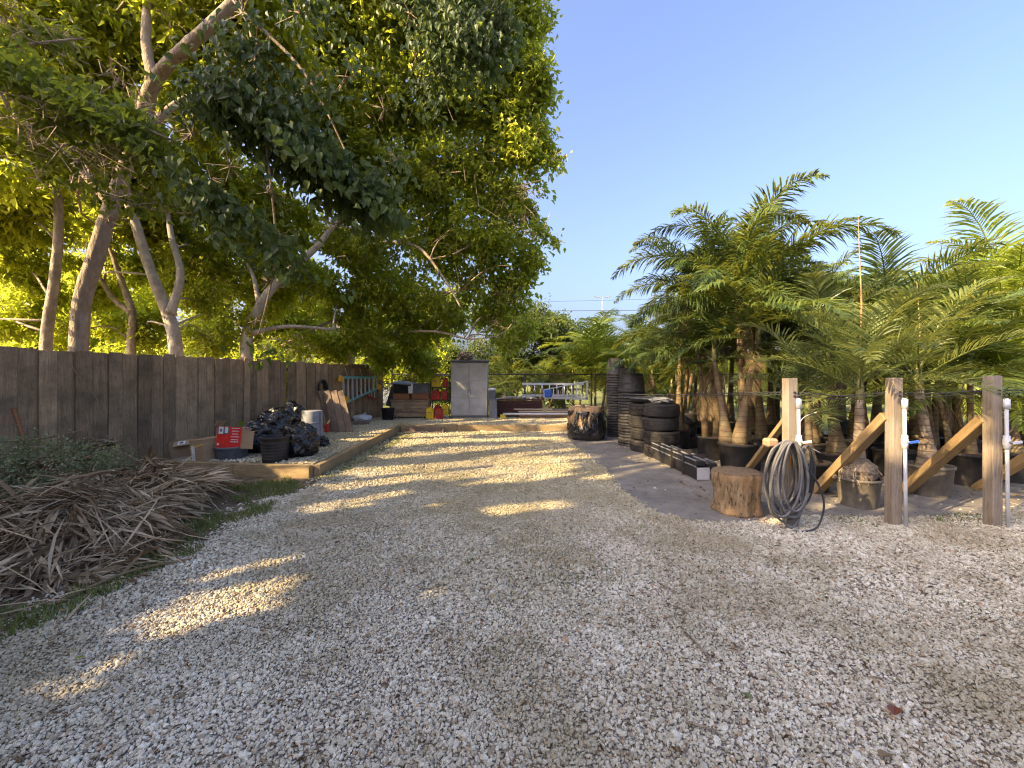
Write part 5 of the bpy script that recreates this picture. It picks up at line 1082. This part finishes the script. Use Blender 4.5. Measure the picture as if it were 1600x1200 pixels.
vine('curtain of large dark heart-shaped leaves hanging in front of the left trees', [cl(*c) for c in [(330, 150, 4.3, .36, .9), (400, 90, 4.4, .42, .9), (360, 260, 4.3, .36, 1.0), (440, 200, 4.5, .45, 1.0), (420, 300, 4.5, .36, 1.0), (500, 250, 4.7, .42, 1.0), (330, 280, 4.2, .22, .9), (560, 290, 4.9, .34, .9), (480, 130, 4.7, .42, .8), (590, 310, 5.0, .25, .9), (440, 370, 4.7, .22, .8), (420, 440, 4.8, .18, .8), (400, 500, 4.9, .14, .9), (415, 545, 4.9, .10, .9), (620, 250, 5.1, .26, .6), (540, 120, 4.9, .34, .6), (600, 170, 5.1, .28, .5), (300, 210, 4.2, .26, .6), (360, 350, 4.6, .16, .5), (520, 350, 4.9, .2, .6), (540, 400, 5.0, .12, .5), (470, 20, 4.7, .4, .7), (380, 20, 4.5, .35, .7)]],
     300, .105, [[C(300, -60, 5.2), C(380, 20, 4.6), C(400, 120, 4.5), C(420, 260, 4.5), C(430, 400, 4.7), C(405, 520, 4.9)], [C(380, 20, 4.6), C(480, 120, 4.7), C(560, 280, 4.9)]], 1)
vine('dark leaf cluster hanging into the top centre of the picture', [cl(*c) for c in [(640, 20, 5.0, .32, 1.0), (700, 50, 5.0, .36, 1.1), (760, 30, 5.1, .32, 1.1), (690, 110, 5.1, .26, 1.0), (790, 20, 5.2, .22, 1.0), (745, 90, 5.2, .24, 1.0), (650, 90, 5.2, .2, .8), (790, 55, 5.2, .14, .9), (720, -40, 5.0, .4, 1.0), (620, -40, 5.0, .4, 1.0)]],
     200, .085, [[C(500, -200, 6.2), C(620, -60, 5.2), C(700, 20, 5.0), C(780, 30, 5.1)]], 2)
tree('overhanging_branch', 'dark leafy branches reaching in from the left edge across the trunks', [([C(-60, 90, 4.6), C(60, 130, 4.4), C(160, 170, 4.4), C(270, 220, 4.5)], .03, .012), ([C(-60, 90, 4.6), C(40, 70, 4.6), C(130, 60, 4.8)], .02, .01)],
     [cl(*c) for c in [(30, 130, 4.3, .30), (90, 170, 4.3, .30), (150, 190, 4.4, .28), (200, 230, 4.5, .26), (60, 220, 4.3, .26), (130, 260, 4.5, .24), (240, 260, 4.6, .24), (20, 190, 4.2, .26), (90, 60, 4.8, .26), (180, 120, 4.8, .24), (270, 200, 4.6, .2), (220, 320, 4.8, .18), (130, 300, 4.6, .15), (60, 270, 4.4, .16), (30, 40, 4.5, .3), (165, 250, 4.4, .26), (190, 300, 4.6, .24), (170, 340, 4.8, .18), (240, 190, 4.6, .24), (150, 150, 4.6, .24), (215, 150, 4.8, .24), (260, 320, 4.9, .16)]],
     M['bark'], M['leaf_over'], .11, 20, 3.6, limbs=False, cat='branch', droop=.7, sig=.09)

# ------------------------------------------------------------ greenery and buildings behind
for i, (px, Y, w, h, lb) in enumerate([(250, 13.5, 2.2, 2.5, 'yellow-green shrub behind the fence under the whitish trunk'), (60, 12.0, 2.2, 2.3, 'yellow-green shrub behind the fence at the left edge'), (420, 14.0, 1.9, 2.3, 'sunlit shrub behind the fence under the branching tree'), (520, 15.5, 1.8, 2.5, 'sunlit shrub behind the far end of the board fence'),
                                       (610, 16.5, 1.6, 2.4, 'golden shrub behind the chain link fence, left of the fuel cans'), (665, 17.0, 1.5, 2.6, 'dense shrub behind the chain link fence over the fuel cans'), (730, 17.5, 1.5, 2.8, 'dark shrub behind the cabinet')]):
    x = (px-800)/FPX*Y; tree('shrub', lb, [([(x, Y, 0), (x+.1, Y, h*.5)], .05, .03)], [((x+rng.uniform(-w, w)*.6, Y+rng.uniform(-.5, .5), rng.uniform(.5, h)), .55) for _ in range(11)], M['bark'], M['leaf' if i != 6 else 'leaf_hedge'], .12, 26, 1.3, 'shrubs behind the fences', 'shrub', reject=False, droop=.2, sig=.13)
for i, (px, Y, w, h, mt, lb) in enumerate([(830, 17.5, 1.7, 4.4, 'leaf_hedge', 'dark bushy tree behind the extension ladder'), (880, 18, 1.8, 4.2, 'leaf_hedge', 'dark bushy tree left of the bright feather palm'), (790, 20, 1.8, 4.6, 'leaf_hedge', 'bushy tree right behind the cabinet, further back'), (960, 21, 2.0, 3.3, 'leaf', 'yellowish tree beyond the bright feather palm'),
                                           (1050, 19, 2.6, 2.4, 'leaf', 'sunlit hedge plants behind the tyre stacks'), (1180, 18, 2.8, 2.6, 'leaf', 'sunlit greenery behind the leaning palm trunk'), (1330, 18, 3.0, 2.6, 'leaf', 'sunlit greenery seen between left and middle posts'), (1480, 17, 3.0, 2.7, 'leaf', 'sunlit greenery seen between middle and right posts'), (1640, 16, 3.0, 3.2, 'leaf', 'sunlit greenery at the right edge behind the palms')]):
    x = (px-800)/FPX*Y; tree('background_tree', lb, [([(x, Y, 0), (x+.1, Y, h*.6)], .08, .04)], [((x+rng.uniform(-w, w)*.7, Y+rng.uniform(-.7, .7), rng.uniform(.4, h)), .7) for _ in range(12)], M['bark'], M[mt], .14, 26, 1.1, 'trees beyond the back fence', 'tree', reject=False, droop=.25, sig=.16)
for i, (px, Y, r_, z, lb) in enumerate([(640, 25, 2.2, 4.2, 'tall tree far behind the fuel can rack'), (520, 24, 2.2, 4.6, 'tall tree far behind the hanging ladder'), (400, 22, 2.2, 4.2, 'tall tree far behind the branching tree'), (250, 19, 2.2, 4.6, 'tall tree far behind the whitish trunk'), (100, 17, 2.2, 4.5, 'tall tree far behind the leaning brown trunk'), (-20, 15, 2.0, 4.2, 'tall tree far behind at the left edge')]):
    x = (px-800)/FPX*Y; tree('far_tree', lb, [([(x, Y, 0), (x+.1, Y, z)], .16, .08)], [((x+rng.uniform(-1, 1)*r_*1.3, Y+rng.uniform(-1, 1), z+rng.uniform(-1.6, 2.4)), 1.0) for _ in range(10)], M['bark'], M['leaf_mid' if i % 2 else 'leaf'], .19, 26, .8, 'tall trees far behind the left fence', 'tree', reject=False, droop=.3, sig=.24)
# bare twiggy tree against the sky
bt = empty('bare_tree', ((868-800)/FPX*24, 24, 0), 'bare twiggy treetop against the sky above the back hedge', 'tree'); mb = MB()
def twig(p, d, L, r, dep):
    q = p+d*L; m = (p+q)/2+rng.normal(size=3)*L*.08; mb.tube([p, m, q], [r, r*.85, r*.7], 4, cap=False)
    if dep:
        for _ in range(3 if dep > 1 else 4): nd_ = unit(d+rng.normal(size=3)*.55+np.array([0, 0, .12])); twig(p+(q-p)*rng.uniform(.5, 1), nd_, L*rng.uniform(.6, .8), r*.6, dep-1)
for k in range(5): twig(np.array([rng.uniform(-.8, .8), 0, 1.5]), unit(np.array([rng.uniform(-.5, .5), 0, 1.0])), 1.7, .035, 4)
mb.tube([(0, 0, 0), (0, 0, 1.0), (0, 0, 2.2)], [.12, .1, .07], 8); mb.build('bare_branches', M['bark_grey'], bt)
# house far behind the trees
hs = empty('pale_house', (-12.5, 27, 0), 'pale house wall showing through gaps between the trees', 'house')
MB().box((0, 0, 1.6), (13, 7, 3.2), ch=.02).build('wall', M['wall'], hs)
MB().add([(-7, -4, 3.2), (7, -4, 3.2), (7, 4, 3.2), (-7, 4, 3.2), (-4, 0, 5.0), (4, 0, 5.0)], [(0, 1, 5, 4), (1, 2, 5), (2, 3, 4, 5), (3, 0, 4), (3, 2, 1, 0)]).build('roof', M['roof'], hs)
for x in (-4, -.5, 3.2):
    f = MB().box((x, -3.52, 1.7), (1.3, .06, 1.2), ch=.01).build('window', M['window'], hs)
    fr = MB(); [fr.box((x+s*.68, -3.56, 1.7), (.07, .07, 1.34)) for s in (-1, 0, 1)]; [fr.box((x, -3.565, 1.7+s*.63), (1.43, .07, .07)) for s in (-1, 1)]; fr.build('frame', M['white'], f)
# power lines and street lamp
for i, (z0, z1, r_) in enumerate(((10.1, 10.9, .018), (9.3, 9.45, .03))):
    P = [(x, 48, z0+(z1-z0)*(x+14)/40+.4*((x-6)/30)**2) for x in np.linspace(-30, 60, 30)]; o = MB().tube(P, r_, 5).build('power_line', M['darkmetal'], None, True); tag(o, ['thin upper power line crossing the sky', 'thicker lower power line crossing the sky'][i], 'power line')
sp = C(941, 466, 70); lp_ = empty('street_lamp', (sp[0], 70, 0), 'distant double-headed street lamp above the hedge', 'street lamp')
MB().tube([(0, 0, 0), (0, 0, sp[2])], [.09, .06], 8).build('pole', M['grey'], lp_, True)
for s in (-1, 1): MB().tube([(0, 0, sp[2]), (s*.6, 0, sp[2]+.22)], .05, 6).build('arm', M['grey'], lp_, True); MB().box((s*1.0, 0, sp[2]+.26), (.8, .3, .14), (0, -s*.15, 0), ch=.04).build('lamp_head', M['grey'], lp_)

# ------------------------------------------------------------ trees behind the camera that shade the yard
for i, (y, x, h) in enumerate([(3.2, -9.0, 8.0), (.6, -8.6, 8.6), (-1.8, -8.4, 9.4), (-4.2, -8.0, 10.0), (-6.8, -7.6, 10.2), (-9.5, -7.0, 10.0)]):
    cls = []
    for _ in range(42):
        cls.append(((x+rng.uniform(-1.3, 1.3), y+rng.uniform(-1.7, 1.7), rng.uniform(1.0, h)), .95))
    tree('shade_tree', ['shade tree beside the yard, just left of the view', 'shade tree left of the camera, second along the row', 'shade tree left of the camera, third along the row', 'shade tree behind the camera, fourth along the row', 'shade tree behind the camera, fifth along the row', 'shade tree behind the camera, last of the row'][i], [([(x, y, 0), (x+.2, y, h*.5), (x, y+.2, h*.85)], .25, .08)], cls, M['bark'], M['leaf_mid'], .27, 20, .62, 'shade trees outside the view', 'tree', reject=True, droop=.3, sig=.22, limbs=True)

# ------------------------------------------------------------ frond pile, brush, grass
def dead_frond(loc, rz, L, elev, mat, seed, label, cat='dead frond', arch=35, wl=.34, width=.02):
    g = np.random.default_rng(seed); t = empty('dead_frond', loc, label, cat, 'dry palm fronds piled on the verge', rz); s = np.linspace(0, 1, 12); th = R(elev)-R(arch)*s
    x = np.concatenate([[0], np.cumsum(np.cos(th[:-1])*L/11)]); z = np.concatenate([[0], np.cumsum(np.sin(th[:-1])*L/11)]); z = np.maximum(z, -loc[2]+.01); y = np.cumsum(g.normal(0, .008, 12)); P = np.stack([x, y, z], 1)
    MB().tube(P, np.linspace(.026, .006, 12), 6).build('stalk', M['palm_dry'], t, True); n = 64; lv = Leaves()
    si = np.repeat(np.linspace(.18, 1, n), 2); sd = np.tile([-1, 1], n); B = np.stack([np.interp(si, s, P[:, i]) for i in range(3)], 1)
    D = unit(np.stack([.9+0*si, sd*.55, np.full(2*n, -.12)], 1)+g.normal(0, .38, (2*n, 3))); N = unit(g.normal(0, .5, (2*n, 3))+np.array([0, 0, 1.])); Ls = wl*L/1.6*g.uniform(.7, 1.25, 2*n)
    lv.add(*leaf_geo(B, D, N, Ls, width*g.uniform(.7, 1.7, 2*n), .3, 'strip', np.clip(g.normal(.5, .28, 2*n), 0, 1))); lv.build('leaflets', mat, t); return t
piles = [((120, 800), -1.75, 1.15, .34, 'grey-brown dead frond fanning down to the left edge'), ((60, 770), -1.9, 1.1, .42, 'dead frond lying over the left of the pile'), ((230, 745), -.75, .75, .52, 'dead frond on top of the pile with broad curled leaflets'), ((262, 745), -.95, .75, .38, 'ochre dead frond hanging down the right of the pile'),
         ((150, 850), -1.5, .8, .14, 'dead frond flat on the grass at the foot of the pile'), ((10, 915), .05, .75, .05, 'thin dead frond lying nearest the gravel at the left edge'), ((310, 762), .1, .6, .03, 'grey dead frond lying right of the pile towards the tub'), ((190, 765), -1.5, .95, .48, 'dead frond running forward over the pile middle'),
         ((190, 715), 2.9, .8, .45, 'dead frond along the fence at the top of the pile'), ((220, 800), -1.15, .8, .26, 'brown dead frond spilling forward from the pile centre'), ((150, 745), -1.9, 1.0, .52, 'dead frond crossing from the brush heap to the pile front'), ((60, 850), -1.2, .8, .18, 'dead frond under the others at the lower left of the pile')]
for i, ((px, py), rz, L, z, lb) in enumerate(piles):
    g = G(px, max(py, 700), z*.6); g[2] = z; dead_frond(g, rz, L, 8, M['debris'] if i % 3 else M['debris_dark'], 200+i, lb, wl=.38, width=.021)
# loose mass of dry strips under them
def pile_h(x, y):
    return .30*np.exp(-(((x+3.75)/.75)**2+((y-4.0)/.85)**2))+.30*np.exp(-(((x+3.6)/.6)**2+((y-3.15)/.5)**2))+.09*np.exp(-(((x+3.5)/.7)**2+((y-4.9)/.45)**2))
lv = Leaves(); n = 16000; X = rng.normal(-3.6, .62, n); Y_ = rng.normal(3.95, .75, n); k = (X < -2.74-(Y_-2.9)*.50+rng.normal(0, .10, n)) & (Y_ > 2.3) & (X > -5.6); X, Y_ = X[k], Y_[k]; h = pile_h(X, Y_); Z = .012+h*rng.uniform(.55, 1.0, len(X))
ang = vnoise(X*2.1, Y_*2.1, 4)*9+rng.normal(0, .55, len(X)); e = .05; sl1 = (pile_h(X+np.cos(ang)*e, Y_+np.sin(ang)*e)-h)/e
D = unit(np.stack([np.cos(ang), np.sin(ang), np.clip(sl1, -1, .6)-.05+rng.normal(0, .30, len(X))], 1)); N = unit(rng.normal(size=D.shape)*.7+np.array([0, -.1, 1.])); Z += rng.exponential(.035, len(X))
lv.add(*leaf_geo(np.stack([X, Y_, Z], 1), D, N, rng.uniform(.12, .55, len(X)), np.where(rng.random(len(X)) < .22, rng.uniform(.018, .036, len(X)), rng.uniform(.005, .017, len(X))), .3, 'strip', np.clip(rng.normal(.5, .32, len(X))+(vnoise(X*4, Y_*4, 77)-.5)*.9, 0, 1)))
o = lv.build('frond_litter', M['debris']); tag(o, 'heap of shredded dry palm leaves along the left verge', 'leaf litter', kind='stuff')
# cut brush heap at far left
lv = Leaves(); lr = Leaves(); sub, P, d, ct = clump_points((-4.95, 4.2, .22), (.95, .80, .60), 620, 34, .07); P[:, 2] = np.abs(P[:, 2]); D = unit(rng.normal(size=P.shape)+d*.6); N = unit(rng.normal(size=P.shape)*.6+np.array([0, 0, 1.])); Ls = rng.uniform(.02, .042, len(P))
red = (vnoise(P[:, 0]*4, P[:, 1]*4+P[:, 2]*4, 6) > .74); tt = np.clip(rng.normal(.45, .25, len(P))+ct, 0, 1); b0 = np.array([-5.05, 4.15, 0])
bh = empty('brush_heap', b0, 'heap of cut small-leaved greenery with reddish bits at the left edge', 'brush'); lv.add(*leaf_geo(P[~red]-b0, D[~red], N[~red], Ls[~red], Ls[~red]*.6, tint=tt[~red])); tag(lv.build('foliage', M['leaf_shrub'], bh), kind='stuff'); lr.add(*leaf_geo(P[red]-b0, D[red], N[red], Ls[red], Ls[red]*.6, tint=tt[red])); tag(lr.build('red_foliage', M['leaf_red'], bh), kind='stuff')
mb = MB(); [mb.tube([np.array([0, 0, .1]), s-b0, s-b0+rng.normal(size=3)*.06], [.007, .004, .002], 3, cap=False) for s in sub[:160]]; mb.build('twigs', M['bark'], bh)
# long bare stalk on the gravel edge, and stalks over the heap
for pts, r_, lb in [([G(88, 950)+[0, 0, .03], G(200, 905)+[0, 0, .05], G(300, 877)+[0, 0, .02]], .014, 'long bare frond stalk lying along the gravel edge'), ([C(-10, 690, 4.6), C(60, 686, 4.7), C(130, 672, 4.8)], .018, 'bare frond stalk sticking up over the brush heap'), ([C(30, 693, 4.9), C(80, 705, 4.9), C(120, 676, 4.85)], .012, 'second thinner stalk crossing under the bare one over the brush'),
                    ([C(92, 545, 5.35), C(125, 590, 5.3), C(152, 625, 5.25), (C(150, 650, 5.2)), C(125, 674, 5.0)], .006, 'thin pale reed bowed in front of the board fence'), ([G(300, 760)+[0, 0, .25], G(345, 752)+[0, 0, .2], G(385, 748)+[0, 0, .10]], .008, 'thin straight stalk pointing at the tub'), ([C(22, 640, 5.3), C(30, 665, 5.1), C(38, 690, 4.9)], .028, 'dark red dry leaf sheath propped on the fence at the left')]:
    o = MB().tube(smooth_path(pts, 6), [r_*(1-.5*x) for x in np.linspace(0, 1, (len(pts)-1)*6+1)], 7).build('frond_stalk', M['palm_dry'] if 'red' not in lb else M['redwood'], None, True); tag(o, lb, 'stalk')
# grass and weeds
def blades(name, X, Y_, hmin, hmax, label, mat='grass', w=.006):
    n = len(X); D = unit(np.stack([rng.normal(0, .45, n), rng.normal(0, .45, n), np.ones(n)], 1)); N = unit(rng.normal(size=(n, 3))*[1, 1, .2]); L = rng.uniform(hmin, hmax, n)
    V, F, T = leaf_geo(np.stack([X, Y_, np.full(n, .004)], 1), D, N, L, w*rng.uniform(.7, 1.8, n), .2, 'diamond', np.clip(rng.normal(.5, .25, n), 0, 1)); o = tri_mesh(name, V, F, T, M[mat]); tag(o, label, 'grass', kind='stuff'); return o
X = rng.uniform(-5.2, -2.45, 90000); Y_ = rng.uniform(2.0, 5.75, 90000); dn = vnoise(X*2.3, Y_*2.3, 12)*.6+vnoise(X*9, Y_*9, 13)*.4; near = np.clip((X+3.9)/1.0, 0, 1); k = (dn+near*.22 > .66) & (X < -2.62+(dn-.5)*.55) & (rng.random(len(X)) < .42)
blades('grass', X[k], Y_[k], .02, .09, 'short green grass and weeds between the frond pile and the gravel')
X = rng.uniform(-2.8, 3.0, 60000); Y_ = rng.uniform(1.6, 9, 60000); dn = vnoise(X*1.4, Y_*1.4, 22)*.5+vnoise(X*9, Y_*9, 23)*.5; k = (dn > .80-.05*(X < -.5)) & inview(np.stack([X, Y_], 1))
blades('gravel_weeds', X[k], Y_[k], .01, .03, 'tiny green weeds sprouting through the gravel', w=.008)
X = rng.uniform(-2.75, -2.45, 5000); Y_ = rng.uniform(5.7, 10.6, 5000); blades('edge_weeds', X, Y_, .01, .05, 'thin line of weeds along the foot of the timber edging', w=.006)
X = rng.uniform(2.9, 6, 1800); Y_ = rng.normal(4.05, .09, 1800)+.05*(X-4.2)*(X > 4.4); k = vnoise(X*3, Y_*3, 31) > .62; blades('post_weeds', X[k], Y_[k], .015, .05, 'little weeds where the gravel meets the ground cloth by the posts')
# litter on the gravel
n = 3200; X = rng.uniform(-3, 6, n); Y_ = 1.4+rng.exponential(2.6, n); P = np.stack([X, Y_, np.full(n, .022)], 1); a = rng.uniform(0, 6.28, n); D = np.stack([np.cos(a), np.sin(a), rng.normal(0, .08, n)], 1); k = inview(P)
V, F, T = leaf_geo(P[k], D[k], unit(rng.normal(size=(k.sum(), 3))*.3+np.array([0, 0, 1.])), rng.uniform(.012, .05, k.sum()), rng.uniform(.004, .015, k.sum()), .3, 'diamond', np.clip(rng.normal(.35, .3, k.sum()), 0, 1)); o = tri_mesh('leaf_litter', V, F, T, M['debris_dark']); tag(o, 'tiny brown leaf bits scattered over the gravel', 'leaf litter', kind='stuff')
n = 2600; X = rng.uniform(2.2, 11, n); Y_ = rng.uniform(4.4, 10, n); P = np.stack([X, Y_, np.full(n, .016)], 1); a = rng.uniform(0, 6.28, n); D = np.stack([np.cos(a), np.sin(a), rng.normal(0, .1, n)], 1); k = vnoise(X*2, Y_*2, 44) > .42
V, F, T = leaf_geo(P[k], D[k], unit(rng.normal(size=(k.sum(), 3))*.4+np.array([0, 0, 1.])), rng.uniform(.03, .14, k.sum()), rng.uniform(.006, .03, k.sum()), .3, 'diamond', np.clip(rng.normal(.5, .3, k.sum()), 0, 1)); o = tri_mesh('nursery_litter', V, F, T, M['debris']); tag(o, 'dry leaf litter scattered on the ground cloth under the palms', 'leaf litter', kind='stuff')
lits = [((1397, 1128), .075, .8, 'leaf_red', 'broad pinkish fallen leaf near the bottom right of the gravel'), ((1175, 1102), .05, 2.2, 'palm_grey', 'dull green fallen leaf on the gravel below the orange spot'), ((1375, 1195), .06, .2, 'palm_dry', 'tan fallen leaf at the bottom edge of the gravel'), ((118, 1038), .035, .4, 'palm_yellow', 'yellow-green fallen leaf on the gravel at lower left'), ((1265, 1060), .035, 0, 'palm_dry', 'orange fallen leaf in the small sunny spot')]
for (px, py), L, a, mt, lb in lits:
    V, F, T = leaf_geo(np.zeros((1, 3)), np.array([[math.cos(a), math.sin(a), .12]]), np.array([[0, .1, 1.]]), np.array([L]), np.array([L*.6]), .25, 'heart', np.array([.6])); o = tri_mesh('fallen_leaf', V, F, T, M[mt]); g = G(px, py); o.location = (g[0], g[1], .028); tag(o, lb, 'leaf', 'fallen leaves on the gravel')
for (a, b, r_, lb) in [((1070, 995), (1115, 1045), .006, 'longest brown twig on the gravel, right of centre'), ((1195, 1045), (1228, 1078), .004, 'bent reddish twig left of the small sunny spot'), ((1072, 1138), (1130, 1160), .006, 'flat orange-brown twig near the bottom of the gravel'), ((1052, 953), (1078, 968), .005, 'short brown twig furthest up the gravel right of centre'), ((1030, 917), (1055, 935), .004, 'small twig among the gravel above the short brown one'), ((1360, 1065), (1400, 1078), .003, 'thin dark twig at the right of the gravel')]:
    A, B = G(*a), G(*b); A[2] = B[2] = .026; o = MB().tube([A, (A+B)/2+[0.006, 0, .006], B], [r_*.9, r_*.8, r_*.4], 6).build('twig', M['bark'], None, True); tag(o, lb, 'twig', 'twigs lying on the gravel')
